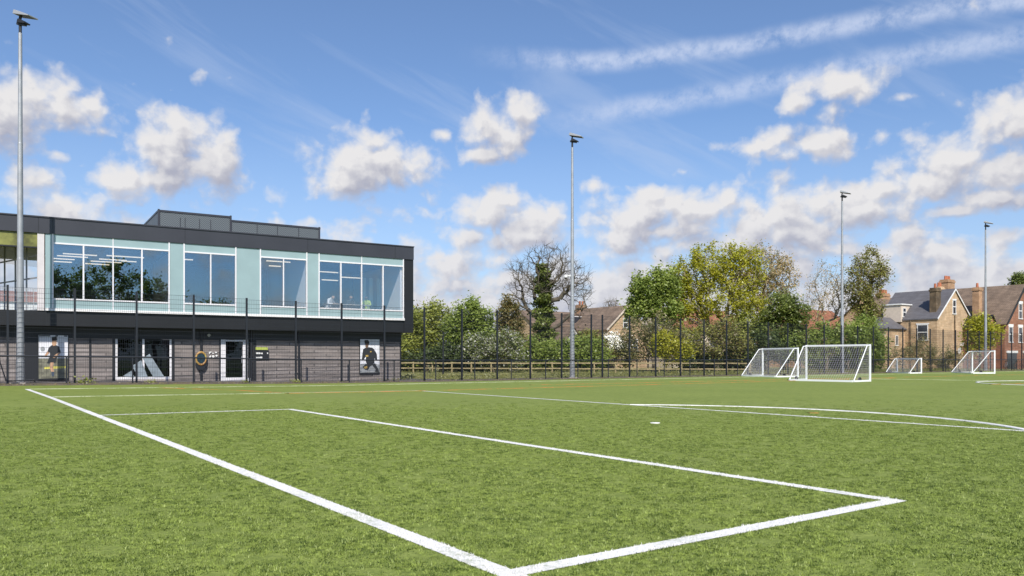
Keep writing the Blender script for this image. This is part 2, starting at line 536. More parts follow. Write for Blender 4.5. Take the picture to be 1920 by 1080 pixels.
M['glass_low'] = glass_mat('dark_glass', 0.05, (0.10, 0.10, 0.11))
M['house_glass'] = mat('house_glass', (0.03, 0.035, 0.045), 0.12, spec=0.8)
M['bark'] = mat('bark', (0.155, 0.125, 0.085), 0.9, var=0.35, vscale=3)
M['bark_dark'] = mat('bark_dark', (0.105, 0.088, 0.062), 0.9, var=0.35, vscale=3)
M['bark_pale'] = mat('bark_pale', (0.27, 0.225, 0.165), 0.9, var=0.3, vscale=3)
M['meadow'] = mat('meadow', (0.19, 0.215, 0.055), 0.95, var=0.45, vscale=0.8, bump=0.6, bscale=9, col2=(0.34, 0.31, 0.12))
M['poster_white'] = mat('poster_white', (0.74, 0.74, 0.78), 0.5, var=0.05)
M['poster_grey'] = mat('poster_grey', (0.30, 0.31, 0.32), 0.5, var=0.25, vscale=6)
M['kit_black'] = mat('kit_black', (0.022, 0.024, 0.028), 0.6)
M['kit_grey'] = mat('kit_grey', (0.10, 0.105, 0.115), 0.6)
M['skin'] = mat('skin', (0.52, 0.31, 0.19), 0.6)
M['skin_dark'] = mat('skin_dark', (0.16, 0.095, 0.06), 0.6)
M['hair'] = mat('hair', (0.02, 0.016, 0.013), 0.6)
M['shirt_white'] = mat('shirt_white', (0.80, 0.80, 0.82), 0.8)
M['hi_vis'] = mat('hi_vis', (0.52, 0.62, 0.08), 0.7)
M['jeans'] = mat('jeans', (0.06, 0.085, 0.13), 0.8)
M['logo_grey'] = mat('logo_film', (0.27, 0.32, 0.36), 0.4, var=0.15, vscale=3)
M['ring_orange'] = mat('ring_orange', (0.46, 0.20, 0.05), 0.5, col2=(0.48, 0.38, 0.10), vscale=3, var=0.2)
M['ring_blue'] = mat('ring_blue', (0.012, 0.035, 0.05), 0.4, var=0.5, vscale=9)
M['lime'] = mat('lime', (0.42, 0.48, 0.10), 0.5)
M['table'] = mat('table_top', (0.55, 0.52, 0.48), 0.5)


# louvred roof screen: chevron perforation
def screen_mat():
    m = bpy.data.materials.new('chevron_screen')
    m.use_nodes = True
    t = NT(m.node_tree)
    b = m.node_tree.nodes['Principled BSDF']
    b.inputs['Roughness'].default_value = 0.5
    p = t.sep(t.n('ShaderNodeTexCoord').outputs['Object'])
    zig = t.m('PINGPONG', t.m('ADD', p[0], p[1]), 0.42)
    s = t.m('SINE', t.m('MULTIPLY', t.m('ADD', p[2], zig), 58.0))
    t.set(b.inputs['Base Color'], t.mix(t.smooth(s, -0.3, 0.6), (0.062, 0.072, 0.079, 1), (0.155, 0.175, 0.187, 1)))
    return m


M['screen'] = screen_mat()


# ------------------------------------------------------------------ mesh builder
class MB:
    def __init__(s):
        s.v, s.f, s.mi = [], [], []

    def face(s, pts, mi=0):
        k = len(s.v)
        s.v += [tuple(p) for p in pts]
        s.f.append(tuple(range(k, k + len(pts))))
        s.mi.append(mi)

    def box(s, x0, x1, y0, y1, z0, z1, mi=0):
        k = len(s.v)
        s.v += [(x, y, z) for z in (z0, z1) for x, y in ((x0, y0), (x1, y0), (x1, y1), (x0, y1))]
        for q in ((3, 2, 1, 0), (4, 5, 6, 7), (0, 1, 5, 4), (1, 2, 6, 5), (2, 3, 7, 6), (3, 0, 4, 7)):
            s.f.append(tuple(k + i for i in q))
            s.mi.append(mi)
        return s

    def bar(s, p0, p1, w, h=None, mi=0, up=(0, 0, 1)):
        h = h or w
        p0, p1 = Vector(p0), Vector(p1)
        d = (p1 - p0).normalized()
        up = Vector(up)
        if abs(d.dot(up)) > 0.98:
            up = Vector((0, 1, 0))
        x = d.cross(up).normalized()
        y = x.cross(d).normalized()
        k = len(s.v)
        for p in (p0, p1):
            for i, j in ((-1, -1), (1, -1), (1, 1), (-1, 1)):
                s.v.append(tuple(p + x * (i * w / 2) + y * (j * h / 2)))
        for q in ((3, 2, 1, 0), (4, 5, 6, 7), (0, 1, 5, 4), (1, 2, 6, 5), (2, 3, 7, 6), (3, 0, 4, 7)):
            s.f.append(tuple(k + i for i in q))
            s.mi.append(mi)
        return s

    def tube(s, p0, p1, r0, r1=None, n=10, mi=0, cap=True):
        r1 = r0 if r1 is None else r1
        p0, p1 = Vector(p0), Vector(p1)
        d = (p1 - p0).normalized()
        up = Vector((0, 0, 1)) if abs(d.z) < 0.95 else Vector((1, 0, 0))
        x = d.cross(up).normalized()
        y = d.cross(x)
        k = len(s.v)
        for p, r in ((p0, r0), (p1, r1)):
            for i in range(n):
                an = 2 * math.pi * i / n
                s.v.append(tuple(p + x * (r * math.cos(an)) + y * (r * math.sin(an))))
        for i in range(n):
            j = (i + 1) % n
            s.f.append((k + i, k + j, k + n + j, k + n + i))
            s.mi.append(mi)
        if cap:
            s.f.append(tuple(k + i for i in reversed(range(n))))
            s.f.append(tuple(k + n + i for i in range(n)))
            s.mi += [mi, mi]
        return s

    def prism(s, poly, y0, y1, mi=0):
        """poly: (x, z) outline, extruded in y."""
        k = len(s.v)
        n = len(poly)
        s.v += [(x, y0, z) for x, z in poly] + [(x, y1, z) for x, z in poly]
        s.f.append(tuple(k + i for i in range(n)))
        s.f.append(tuple(k + n + i for i in reversed(range(n))))
        s.mi += [mi, mi]
        for i in range(n):
            j = (i + 1) % n
            s.f.append((k + j, k + i, k + n + i, k + n + j))
            s.mi.append(mi)
        return s

    def prism_x(s, poly, x0, x1, mi=0):
        k = len(s.v)
        n = len(poly)
        s.v += [(x0, y, z) for y, z in poly] + [(x1, y, z) for y, z in poly]
        s.f.append(tuple(k + i for i in reversed(range(n))))
        s.f.append(tuple(k + n + i for i in range(n)))
        s.mi += [mi, mi]
        for i in range(n):
            j = (i + 1) % n
            s.f.append((k + i, k + j, k + n + j, k + n + i))
            s.mi.append(mi)
        return s

    def build(s, name, mats, parent=None, smooth=False, bevel=0.0):
        me = bpy.data.meshes.new(name)
        me.from_pydata(s.v, [], s.f)
        if not isinstance(mats, (list, tuple)):
            mats = [mats]
        for m in mats:
            me.materials.append(m)
        me.polygons.foreach_set('material_index', s.mi)
        if smooth:
            me.polygons.foreach_set('use_smooth', [True] * len(s.f))
        me.update()
        o = bpy.data.objects.new(name, me)
        COL.objects.link(o)
        if parent:
            o.parent = parent
        if bevel:
            b = o.modifiers.new('bevel', 'BEVEL')
            b.width = bevel
            b.segments = 2
            b.limit_method = 'ANGLE'
        return o


def tag(o, label=None, cat=None, group=None, kind=None):
    if label:
        o['label'] = label
    if cat:
        o['category'] = cat
    if group:
        o['group'] = group
    if kind:
        o['kind'] = kind
    return o


def thing(name, label, cat, loc, rz=0.0, group=None):
    o = bpy.data.objects.new(name, None)
    o.empty_display_size = 0.3
    COL.objects.link(o)
    o.location = loc
    o.rotation_euler = (0, 0, rz)
    return tag(o, label, cat, group)


def children(o):
    return [c for c in bpy.data.objects if c.parent == o]


def copy_tree(o, parent=None):
    c = o.copy()
    COL.objects.link(c)
    c.parent = parent
    for ch in children(o):
        copy_tree(ch, c)
    return c


def np_mesh(name, verts, faces, material, parent=None, smooth=False):
    """verts (n,3), faces (m,k) all with k corners."""
    me = bpy.data.meshes.new(name)
    n, (mf, k) = len(verts), faces.shape
    me.vertices.add(n)
    me.vertices.foreach_set('co', np.ascontiguousarray(verts, dtype=np.float32).ravel())
    me.loops.add(mf * k)
    me.loops.foreach_set('vertex_index', np.ascontiguousarray(faces, dtype=np.int32).ravel())
    me.polygons.add(mf)
    me.polygons.foreach_set('loop_start', np.arange(0, mf * k, k, dtype=np.int32))
    if smooth:
        me.polygons.foreach_set('use_smooth', np.ones(mf, dtype=bool))
    me.materials.append(material)
    me.update(calc_edges=True)
    me.validate()
    o = bpy.data.objects.new(name, me)
    COL.objects.link(o)
    if parent:
        o.parent = parent
    return o


# ------------------------------------------------------------------ ground
def sheet(name, a0, a1, b0, b1, step, lift, material):
    na, nb = max(1, round((a1 - a0) / step)), max(1, round((b1 - b0) / step))
    V_, Q = [], []
    for i in range(na + 1):
        for j in range(nb + 1):
            a, b = a0 + (a1 - a0) * i / na, b0 + (b1 - b0) * j / nb
            V_.append(tuple(fw(a, b, gz(a, b) + lift)))
    for i in range(na):
        for j in range(nb):
            k = i * (nb + 1) + j
            Q.append((k, k + nb + 1, k + nb + 2, k + 1))
    return tag(np_mesh(name, np.array(V_), np.array(Q), material), kind='structure')


g = MB()
g.face([(-1500, -400, -0.06), (1500, -400, -0.06), (1500, 2500, -0.06), (-1500, 2500, -0.06)])
tag(g.build('ground', M['meadow']), kind='structure')
M['turf'] = turf_mat()
sheet('pitch', -14, 105, -30, 36.5, 0.5, 0.0, M['turf'])
sheet('verge', -40, 110, 36.5, 39.6, 0.5, 0.002, M['asphalt'])
sheet('paving', -40, 24.0, 39.6, 62, 0.7, 0.0, M['paving'])

LW = 0.138


def line_seg(kind, c, lo, hi, name, material, w=LW, near=False):
    if near:
        LINES.append((kind, c, lo, hi, w * 1.03))
    if not near:
        b = MB()
        n = int((hi - lo) / 1.0)
        for i in range(n):
            q0, q1 = lo + (hi - lo) * i / n, lo + (hi - lo) * (i + 1) / n
            e = [fw(q0, c - w / 2), fw(q1, c - w / 2), fw(q1, c + w / 2), fw(q0, c + w / 2)]
            zz = [gz(q0, c - w / 2), gz(q1, c - w / 2), gz(q1, c + w / 2), gz(q0, c + w / 2)]
            lo_, hi_ = [(p.x, p.y, z - 0.01) for p, z in zip(e, zz)], [(p.x, p.y, z + 0.020) for p, z in zip(e, zz)]
            b.face(hi_)
            b.face([lo_[0], lo_[1], hi_[1], hi_[0]])
            b.face([lo_[2], lo_[3], hi_[3], hi_[2]])
        return tag(b.build(name, material), kind='structure')
    if kind == 'a':
        return sheet(name, c - w / 2, c + w / 2, lo, hi, 0.5, 0.004, material)
    return sheet(name, lo, hi, c - w / 2, c + w / 2, 0.5, 0.004, material)


def path_line(pts, w, name, material, lift=0.016):
    """A painted line along a polyline of field coordinates."""
    V_, Q = [], []
    for i, (a, b) in enumerate(pts):
        p, n = pts[max(0, i - 1)], pts[min(len(pts) - 1, i + 1)]
        d = Vector((n[0] - p[0], n[1] - p[1])).normalized()
        nx, ny = -d.y * w / 2, d.x * w / 2
        for s, dz in ((-1, -0.01), (-1, lift), (1, lift), (1, -0.01)):
            aa, bb = a + nx * s, b + ny * s
            V_.append(tuple(fw(aa, bb, gz(aa, bb) + dz)))
        if i:
            k = 4 * i
            for j in range(3):
                Q.append((k - 4 + j, k + j, k + j + 1, k - 3 + j))
    return tag(np_mesh(name, np.array(V_), np.array(Q), material), kind='structure')


GA, PA = 6.51, 14.65
line_seg('a', 2.54, -25, 34.0 + LW / 2, 'goal_line_marking', M['white_line'], near=True)
line_seg('a', GA, 3.6 - LW / 2, 17.9 + LW / 2, 'goal_area_marking', M['white_line'], near=True)
line_seg('b', 3.6, 2.54 + LW / 2, GA - LW / 2, 'goal_area_marking', M['white_line'], near=True)
line_seg('b', 17.9, 2.54 + LW / 2, GA - LW / 2, 'goal_area_marking', M['white_line'], near=True)
line_seg('a', PA, -5, 26.5 + LW / 2, 'penalty_area_marking', M['white_line'], near=True)
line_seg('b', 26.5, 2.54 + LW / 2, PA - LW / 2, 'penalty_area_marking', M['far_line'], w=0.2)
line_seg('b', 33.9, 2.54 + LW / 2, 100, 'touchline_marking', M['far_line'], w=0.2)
arc = []
for i in range(49):
    th = math.acos((PA - 10.74) / 6.14) * (1 - i / 24)
    arc.append((10.74 + 6.14 * math.cos(th), 10.5 + 6.14 * math.sin(th)))
path_line(arc, LW, 'penalty_arc_marking', M['white_line'])
sp = []
for i in range(25):
    sp.append((10.74 + 0.045 * math.cos(i * math.pi / 12), 10.5 + 0.045 * math.sin(i * math.pi / 12)))
path_line(sp, 0.09, 'penalty_spot_marking', M['white_line'])


def gpt(px, py):
    Y = CH * F / (py - HOR)
    return fa((px - 960) / F * Y, Y)


def poly_px(pts, n=10):
    out = []
    for (x0, y0), (x1, y1) in zip(pts[:-1], pts[1:]):
        for i in range(n):
            out.append(gpt(x0 + (x1 - x0) * i / n, y0 + (y1 - y0) * i / n))
    out.append(gpt(*pts[-1]))
    return out


path_line([(7.0, 33.7), (8.2, 31.2), (9.0, 29.2), (9.4, 27.2), (9.5, 26.3)], 0.12, 'orange_marking', M['orange_line'])
path_line([(9.5 + 0.8 * i, 26.25 + 0.012 * i) for i in range(50)], 0.12, 'orange_marking', M['orange_line'], 0.018)
path_line([(22 + 1.2 * i, 29.4 - 0.06 * i) for i in range(55)], 0.14, 'orange_marking', M['orange_line'])
path_line([(40 + 1.2 * i, 17.5 - 0.13 * i) for i in range(40)], 0.12, 'orange_marking', M['orange_line'], 0.018)
path_line([gpt(1516, 774.5), gpt(1532, 774.5)], 0.20, 'orange_marking', M['orange_line'], 0.012)
c_a, c_b = gpt(2085, 720)
path_line([(c_a + 5.6 * math.cos(t_ * math.pi / 30), c_b + 5.6 * math.sin(t_ * math.pi / 30)) for t_ in range(61)], 0.13,
          'centre_circle_marking', M['white_line'])
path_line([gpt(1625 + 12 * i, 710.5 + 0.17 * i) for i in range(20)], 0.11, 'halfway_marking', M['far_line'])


# pile of the turf near the camera: tufts of short blades (geometry nodes, one object)
def turf_pile():
    me_v, me_f, idx = [], [], {}
    step = 0.75
    poly = [(-8, 2.0), (8, 2.0), (24, 23), (-24, 23)]
    for i in range(-34, 34):
        for j in range(2, 32):
            x0, y0 = i * step, j * step
            xm, ym = x0 + step / 2, y0 + step / 2
            half = 8 + (ym - 2) * 16 / 21
            if abs(xm) > half or ym > 23:
                continue
            q = []
            for (x, y) in ((x0, y0), (x0 + step, y0), (x0 + step, y0 + step), (x0, y0 + step)):
                key = (round(x, 3), round(y, 3))
                if key not in idx:
                    idx[key] = len(me_v)
                    a, b = fa(x, y)
                    me_v.append((x, y, gz(a, b) - 0.004))
                q.append(idx[key])
            me_f.append(q)
    o = np_mesh('turf_pile', np.array(me_v), np.array(me_f), M['turf'])
    tag(o, 'short green artificial turf pile with white pile along the painted lines', 'turf', kind='stuff')
    pm = blade_mat()
    o.data.materials.append(pm)
    ng = bpy.data.node_groups.new('turf_pile', 'GeometryNodeTree')
    ng.interface.new_socket('Geometry', in_out='INPUT', socket_type='NodeSocketGeometry')
    ng.interface.new_socket('Geometry', in_out='OUTPUT', socket_type='NodeSocketGeometry')
    t = NT(ng)
    gi, go = t.n('NodeGroupInput'), t.n('NodeGroupOutput')
    # one tuft
    grid = t.n('GeometryNodeMeshGrid', {'Size X': 0.20, 'Size Y': 0.20, 'Vertices X': 2, 'Vertices Y': 2})
    dp = t.n('GeometryNodeDistributePointsOnFaces', {'Mesh': grid.outputs[0], 'Density': 2600.0, 'Seed': 3})
    cone = t.n('GeometryNodeMeshCone', {'Vertices': 3, 'Radius Top': 0.0004, 'Radius Bottom': 0.0038, 'Depth': 0.021}, fill_type='NONE')
    rr = t.n('FunctionNodeRandomValue', {0: (-1.3, -1.3, 0.0), 1: (1.3, 1.3, 6.28)}, data_type='FLOAT_VECTOR')
    rs = t.n('FunctionNodeRandomValue', {2: 0.55, 3: 1.15}, data_type='FLOAT')
    inst = t.n('GeometryNodeInstanceOnPoints', {'Points': dp.outputs[0], 'Instance': cone.outputs[0], 'Rotation': rr.outputs[0], 'Scale': rs.outputs[1]})
    real = t.n('GeometryNodeRealizeInstances', {0: inst.outputs[0]})
    sm = t.n('GeometryNodeSetMaterial', {'Geometry': real.outputs[0], 'Material': pm})
    # scatter tufts, thinner with distance from the goal mouth where the photographer stands
    pos = t.n('GeometryNodeInputPosition').outputs[0]
    ln = t.vm('LENGTH', pos, out=1)
    mr = t.n('ShaderNodeMapRange', {0: ln, 1: 4.0, 2: 22.5, 3: 125.0, 4: 1.5})
    dq = t.n('GeometryNodeDistributePointsOnFaces', {'Mesh': gi.outputs[0], 'Density': mr.outputs[0], 'Seed': 11})
    r2 = t.n('FunctionNodeRandomValue', {0: (0, 0, 0.0), 1: (0, 0, 6.28)}, data_type='FLOAT_VECTOR')
    s2 = t.n('FunctionNodeRandomValue', {2: 0.75, 3: 1.2}, data_type='FLOAT')
    i2 = t.n('GeometryNodeInstanceOnPoints', {'Points': dq.outputs[0], 'Instance': sm.outputs[0], 'Rotation': r2.outputs[0], 'Scale': s2.outputs[1]})
    t.links.new(i2.outputs[0], go.inputs[0])
    md = o.modifiers.new('pile', 'NODES')
    md.node_group = ng
    return o


turf_pile()


# ------------------------------------------------------------------ pavilion
BANG = math.atan2(0.530, 0.848)
BU, BV = (math.cos(BANG), math.sin(BANG)), (-math.sin(BANG), math.cos(BANG))
BO = (-5.635, 45.7)


def bx(px, d=0.0):
    """pavilion-local x of an image column on the vertical plane d metres behind the upper front."""
    r = (px - 960) / F
    return (r * (BO[1] + d * BV[1]) - (BO[0] + d * BV[0])) / (BU[0] - r * BU[1])


def bz(px, py, d=0.0):
    x = bx(px, d)
    Y = BO[1] + x * BU[1] + d * BV[1]
    return CH + (HOR - py) / F * Y


pav = thing('sports_pavilion', 'long black two storey clubhouse with pale teal glass upper floor above grey stone wall', 'building',
            (BO[0], BO[1], 0.0), BANG)
XL = bx(73)              # left end of the glazed upper storey
XX = XL - 11.0           # canopy goes on further left
DEP = 13.0
Z_FB, Z_FT = 6.86, 7.62  # roof fascia
Z_WT, Z_WB = 6.45, 3.92  # window head and sill
Z_S1, Z_S0 = 3.50, 3.38  # white sill strip
Z_B0 = 2.70              # underside of the upper storey
XR = bx(756)             # right edge of the teal glazing

mb = MB()
mb.box(XX, 0.0, -0.06, 0.20, Z_FB, Z_FT - 0.06)
mb.box(XX, 0.02, -0.10, 0.24, Z_FT - 0.058, Z_FT)
mb.build('roof_fascia', M['fascia'], pav)
for px in (72, 99, 347, 577, 741):
    xx = bx(px, -0.06)
    mb = MB()
    mb.box(xx - 0.008, xx + 0.008, -0.066, -0.058, Z_FB + 0.01, Z_FT - 0.07)
    mb.build('fascia_joint', M['black_panel'], pav)
mb = MB()
mb.box(XX, 0.0, 0.21, DEP, Z_FB + 0.12, Z_FT - 0.16)
mb.build('roof_slab', M['fascia'], pav)
mb = MB()
mb.box(XR + 0.06, 0.0, 0.0, DEP, Z_B0, Z_FB - 0.002)
mb.build('end_wall', M['black_panel'], pav)
mb = MB()
mb.box(XX, XR + 0.055, 0.03, 0.30, Z_B0, Z_S0 - 0.002)
for k in range(14):
    xx = XX + 1.6 + k * 2.4
    if xx < XR:
        mb.box(xx, xx + 0.012, 0.022, 0.032, Z_B0 + 0.02, Z_S0 - 0.02)
mb.build('black_band', M['black_panel'], pav)
mb = MB()
mb.box(XX, -0.02, 0.31, DEP, Z_B0 + 0.01, Z_B0 + 0.14)
mb.build('soffit', M['black_panel'], pav)
mb = MB()
mb.box(XL + 0.25, XR + 0.06, -0.09, 0.06, Z_S0, Z_S1)
mb.build('sill', M['sill'], pav)
# pale end panel at the left of the glazing
mb = MB()
mb.box(bx(70), bx(83), -0.02, 0.4, Z_S0, Z_FB - 0.003)
mb.build('end_panel', M['pale_panel'], pav)

# windows: (left px, right px, inner mullions px)
WINS = [(99, 317, (156.5, 212, 266)), (345, 442, (395,)), (488, 575, (531.5,)), (598, 756, (639, 678, 718))]
edges = [bx(83.5)]
for (l, r, _) in WINS:
    edges += [bx(l), bx(r)]
for k in range(0, len(edges) - 1, 2):     # blank teal panels between the windows
    mb = MB()
    mb.box(edges[k] + 0.03, edges[k + 1] - 0.03, 0.0, 0.10, Z_S1 + 0.003, Z_FB - 0.004)
    mb.build('teal_panel', M['teal'], pav)
for wi, (l, r, muls) in enumerate(WINS):
    xl, xr = bx(l), bx(r)
    mb = MB()
    mb.box(xl + 0.03, xr - 0.03, 0.0, 0.10, Z_WT + 0.035, Z_FB - 0.004)
    mb.build('spandrel_panel', M['teal'], pav)
    mb = MB()
    mb.box(xl + 0.03, xr - 0.03, 0.0, 0.10, Z_S1 + 0.003, Z_WB - 0.035)
    mb.build('spandrel_panel', M['teal'], pav)
    fr = MB()
    for xx in (xl, xr):
        fr.box(xx - 0.03, xx + 0.03, -0.04, 0.10, Z_S1 + 0.003, Z_FB - 0.005)
    fr.box(xl + 0.031, xr - 0.031, -0.035, 0.10, Z_WT - 0.035, Z_WT + 0.034)
    fr.box(xl + 0.031, xr - 0.031, -0.035, 0.10, Z_WB - 0.034, Z_WB + 0.035)
    cols = [bx(p) for p in muls]
    for q, xx in enumerate(cols):
        w = 0.032 if len(cols) == 3 and q != 1 else 0.026
        fr.box(xx - w, xx + w, -0.03, 0.10, Z_WB + 0.036, Z_WT - 0.036)
        if len(cols) == 3 and q == 1:
            fr.box(xx - 0.02, xx + 0.02, -0.025, -0.001, Z_S1 + 0.003, Z_WB - 0.036)
            fr.box(xx - 0.02, xx + 0.02, -0.025, -0.001, Z_WT + 0.036, Z_FB - 0.006)
    f_o = fr.build('window', M['white_frame'], pav)
    xs = [xl] + cols + [xr]
    for p, q in zip(xs[:-1], xs[1:]):
        pm_ = MB()
        pm_.box(p + 0.034, q - 0.034, 0.03, 0.038, Z_WB + 0.037, Z_WT - 0.037)
        pm_.build('pane', M['glass_up'], f_o)

# rooms behind the glazing
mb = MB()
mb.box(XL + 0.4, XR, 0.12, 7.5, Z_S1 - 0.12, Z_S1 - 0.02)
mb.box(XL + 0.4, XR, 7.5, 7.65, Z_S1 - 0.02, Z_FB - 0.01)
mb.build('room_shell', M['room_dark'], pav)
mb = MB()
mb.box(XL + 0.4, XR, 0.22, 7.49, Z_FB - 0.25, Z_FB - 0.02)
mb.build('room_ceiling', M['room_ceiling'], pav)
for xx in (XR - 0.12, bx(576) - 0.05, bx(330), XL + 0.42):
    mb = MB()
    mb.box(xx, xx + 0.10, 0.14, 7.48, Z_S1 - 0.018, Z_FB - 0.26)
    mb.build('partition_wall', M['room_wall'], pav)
for (px0, px1, d, z) in ((118, 182, 3.2, 6.35), (107, 165, 4.0, 6.32), (100, 140, 5.2, 6.30), (200, 270, 3.0, 6.36), (186, 238, 4.2, 6.3),
                         (170, 228, 5.4, 6.3), (228, 256, 4.8, 6.33), (500, 545, 1.4, 6.42), (505, 527, 2.6, 6.3), (346, 362, 1.2, 6.2),
                         (598, 634, 2.2, 6.1), (604, 634, 3.2, 5.75), (640, 676, 2.6, 5.9), (100, 135, 6.4, 6.28), (160, 205, 6.6, 6.28)):
    mb = MB()
    mb.box(bx(px0, d), bx(px1, d), d, d + 0.09, z, z + 0.05)
    mb.build('strip_light', M['strip'], pav)
for (p0, p1) in ((681, 686), (692, 699), (707, 714), (721, 728)):
    mb = MB()
    mb.box(bx(p0, 3.0), bx(p1, 3.0), 3.0, 3.03, Z_S1 + 0.3, 6.0)
    mb.build('blind', M['curtain'], pav)
mb = MB()
mb.box(bx(103, 5.0), bx(205, 5.0), 5.0, 5.06, 4.3, 5.35)
mb.build('wall_screen', M['black_paint'], pav)

# terrace side: boarded ceiling, glazed side wall, railing, floor
mb = MB()
mb.box(XX, XL - 0.02, 0.21, 6.5, Z_FB + 0.0, Z_FB + 0.115)
mb.build('terrace_ceiling', M['soffit_wood'], pav)
mb = MB()
mb.box(XX, XL - 0.05, 0.03, 0.20, Z_FB - 0.62, Z_FB - 0.003)
mb.build('terrace_beam', M['beam'], pav)
mb = MB()
mb.box(XX, XL - 0.05, 0.01, 0.20, Z_FB - 0.68, Z_FB - 0.623)
mb.build('beam_trim', M['dark_frame'], pav)
p0, p1 = Vector((XL - 0.02, 0.45, 0)), Vector((XL - 2.2, 6.5, 0))
fr = MB()
for k in range(6):
    q = p0.lerp(p1, k / 5)
    fr.bar(q + Vector((0, 0, Z_S0)), q + Vector((0, 0, Z_FB)), 0.07)
for z in (Z_S0 + 0.05, 4.9, 5.9, Z_FB - 0.05):
    fr.bar(p0 + Vector((0, 0, z)), p1 + Vector((0, 0, z)), 0.06)
so_ = fr.build('terrace_screen', M['galv'], pav)
pm_ = MB()
pm_.face([p0 + Vector((0, 0, Z_S0)), p1 + Vector((0, 0, Z_S0)), p1 + Vector((0, 0, Z_FB)), p0 + Vector((0, 0, Z_FB))])
pm_.build('pane', M['glass_up'], so_)
mb = MB()
for z in (4.35, 4.05, 3.75):
    mb.bar((XX, 0.3, z), (XL - 0.05, 0.3, z), 0.025)
for k in range(7):
    xx = XX + 0.3 + k * 1.75
    if xx < XL:
        mb.bar((xx, 0.3, Z_S0), (xx, 0.3, 4.36), 0.03)
mb.build('terrace_railing', M['galv'], pav)

# roof plant screen, set back from the edge
sd = 3.4
SX0, SX1, SXM = bx(297, sd), bx(600, sd), bx(432, sd)
zt1, zt2 = bz(297, 393, sd), bz(600, 427, sd)
sc_ = MB()
sc_.box(SX0, SXM - 0.003, sd, sd + 0.08, Z_FT - 0.2, zt1 - 0.10)
sc_.box(SXM, SX1, sd, sd + 0.08, Z_FT - 0.2, zt2 - 0.10)
sc_.box(SX0, SX0 + 0.08, sd + 0.082, sd + 5.5, Z_FT - 0.2, zt1 - 0.10)
sc_.box(SX1 - 0.08, SX1, sd + 0.082, sd + 5.5, Z_FT - 0.2, zt2 - 0.10)
ro = sc_.build('roof_screen', M['screen'], pav)
sc_ = MB()
sc_.box(SX0 - 0.02, SXM, sd - 0.03, sd + 0.12, zt1 - 0.10, zt1)
sc_.box(SXM + 0.002, SX1 + 0.02, sd - 0.03, sd + 0.12, zt2 - 0.10, zt2)
sc_.box(SX0 - 0.02, SX0 + 0.1, sd + 0.121, sd + 5.5, zt1 - 0.10, zt1)
for xx, zz in ((SX0, zt1 + 0.03), (SXM, zt1 + 0.03), (SX1 - 0.06, zt2 + 0.03)):
    sc_.box(xx - 0.04, xx + 0.06, sd - 0.05, sd - 0.031, Z_FT - 0.2, zz)
for px in (338, 347, 374, 395, 482, 520, 560):
    xx = bx(px, sd)
    sc_.box(xx - 0.015, xx + 0.015, sd - 0.02, sd - 0.001, Z_FT - 0.2, zt2 - 0.12)
sc_.build('screen_frame', M['fascia'], ro)

# ground floor
GD = 0.80                 # ground floor wall is set back under the overhang
GX = bx(752, GD)
Z_G = bz(640, 640, GD)    # top of the stone
WX = {k: (bx(a, GD), bx(b, GD)) for k, (a, b) in
      dict(window=(216, 322), door=(414, 470)).items()}
mb = MB()
SEGS = [(XX, WX['window'][0]), (WX['window'][1], WX['door'][0]), (WX['door'][1], GX - 0.08)]
for a, b in SEGS:
    mb = MB()
    mb.box(a, b, GD, GD + 0.3, -0.2, Z_G)
    mb.build('stone_wall', M['stone'], pav)
mb = MB()
mb.box(XX, GX, GD - 0.03, GD + 0.3, Z_G + 0.002, Z_B0 + 0.008)
mb.box(GX - 0.078, GX, GD - 0.02, GD + 0.3, -0.2, Z_G)
mb.box(GX - 0.078, GX, GD + 0.31, 10, -0.2, Z_B0)
mb.build('dark_cladding', M['dark_frame'], pav)
for (p0, p1) in ((46, 72), (167, 171), (210.5, 216), (322, 327), (411, 414.5), (474.5, 480)):
    mb = MB()
    mb.box(bx(p0, GD), bx(p1, GD), GD - 0.025, GD - 0.001, -0.2, Z_G + 0.001)
    mb.build('cladding_strip', M['dark_frame'], pav)
for px in (376.5, 470.5, 559.5):
    xx = bx(px, GD)
    mb = MB()
    mb.tube((xx, GD - 0.09, 0.0), (xx, GD - 0.09, Z_B0 - 0.05), 0.055, n=10)
    for z in (0.4, 1.3, 2.2):
        mb.box(xx - 0.075, xx + 0.075, GD - 0.10, GD - 0.026, z, z + 0.04)
    mb.build('drainpipe', M['fence'], pav, smooth=False)
# wide ground floor window
wl, wr = WX['window']
zb, zt = bz(270, 711, GD), Z_G - 0.005
fr = MB()
fr.box(wl, wl + 0.10, GD + 0.0, GD + 0.14, zb, zt)
fr.box(wr - 0.10, wr, GD + 0.0, GD + 0.14, zb, zt)
fr.box(wl + 0.101, wr - 0.101, GD + 0.0, GD + 0.14, zb, zb + 0.12)
xm = bx(269, GD)
fr.box(xm - 0.05, xm + 0.05, GD + 0.0, GD + 0.14, zb + 0.121, zt)
gw = fr.build('ground_window', M['white_frame'], pav)
for a, b in ((wl + 0.101, xm - 0.051), (xm + 0.051, wr - 0.101)):
    pm_ = MB()
    pm_.box(a, b, GD + 0.06, GD + 0.07, zb + 0.121, zt - 0.002)
    pm_.build('pane', M['glass_low'], gw)
mb = MB()
mb.box(wl, wr, GD + 0.0, GD + 0.28, -0.2, zb - 0.002)
mb.build('window_plinth', M['concrete'], pav)
# three slanted bars of the emblem on the glass
lg = MB()


def wz(px, py):
    return bx(px, GD), bz(px, py, GD)


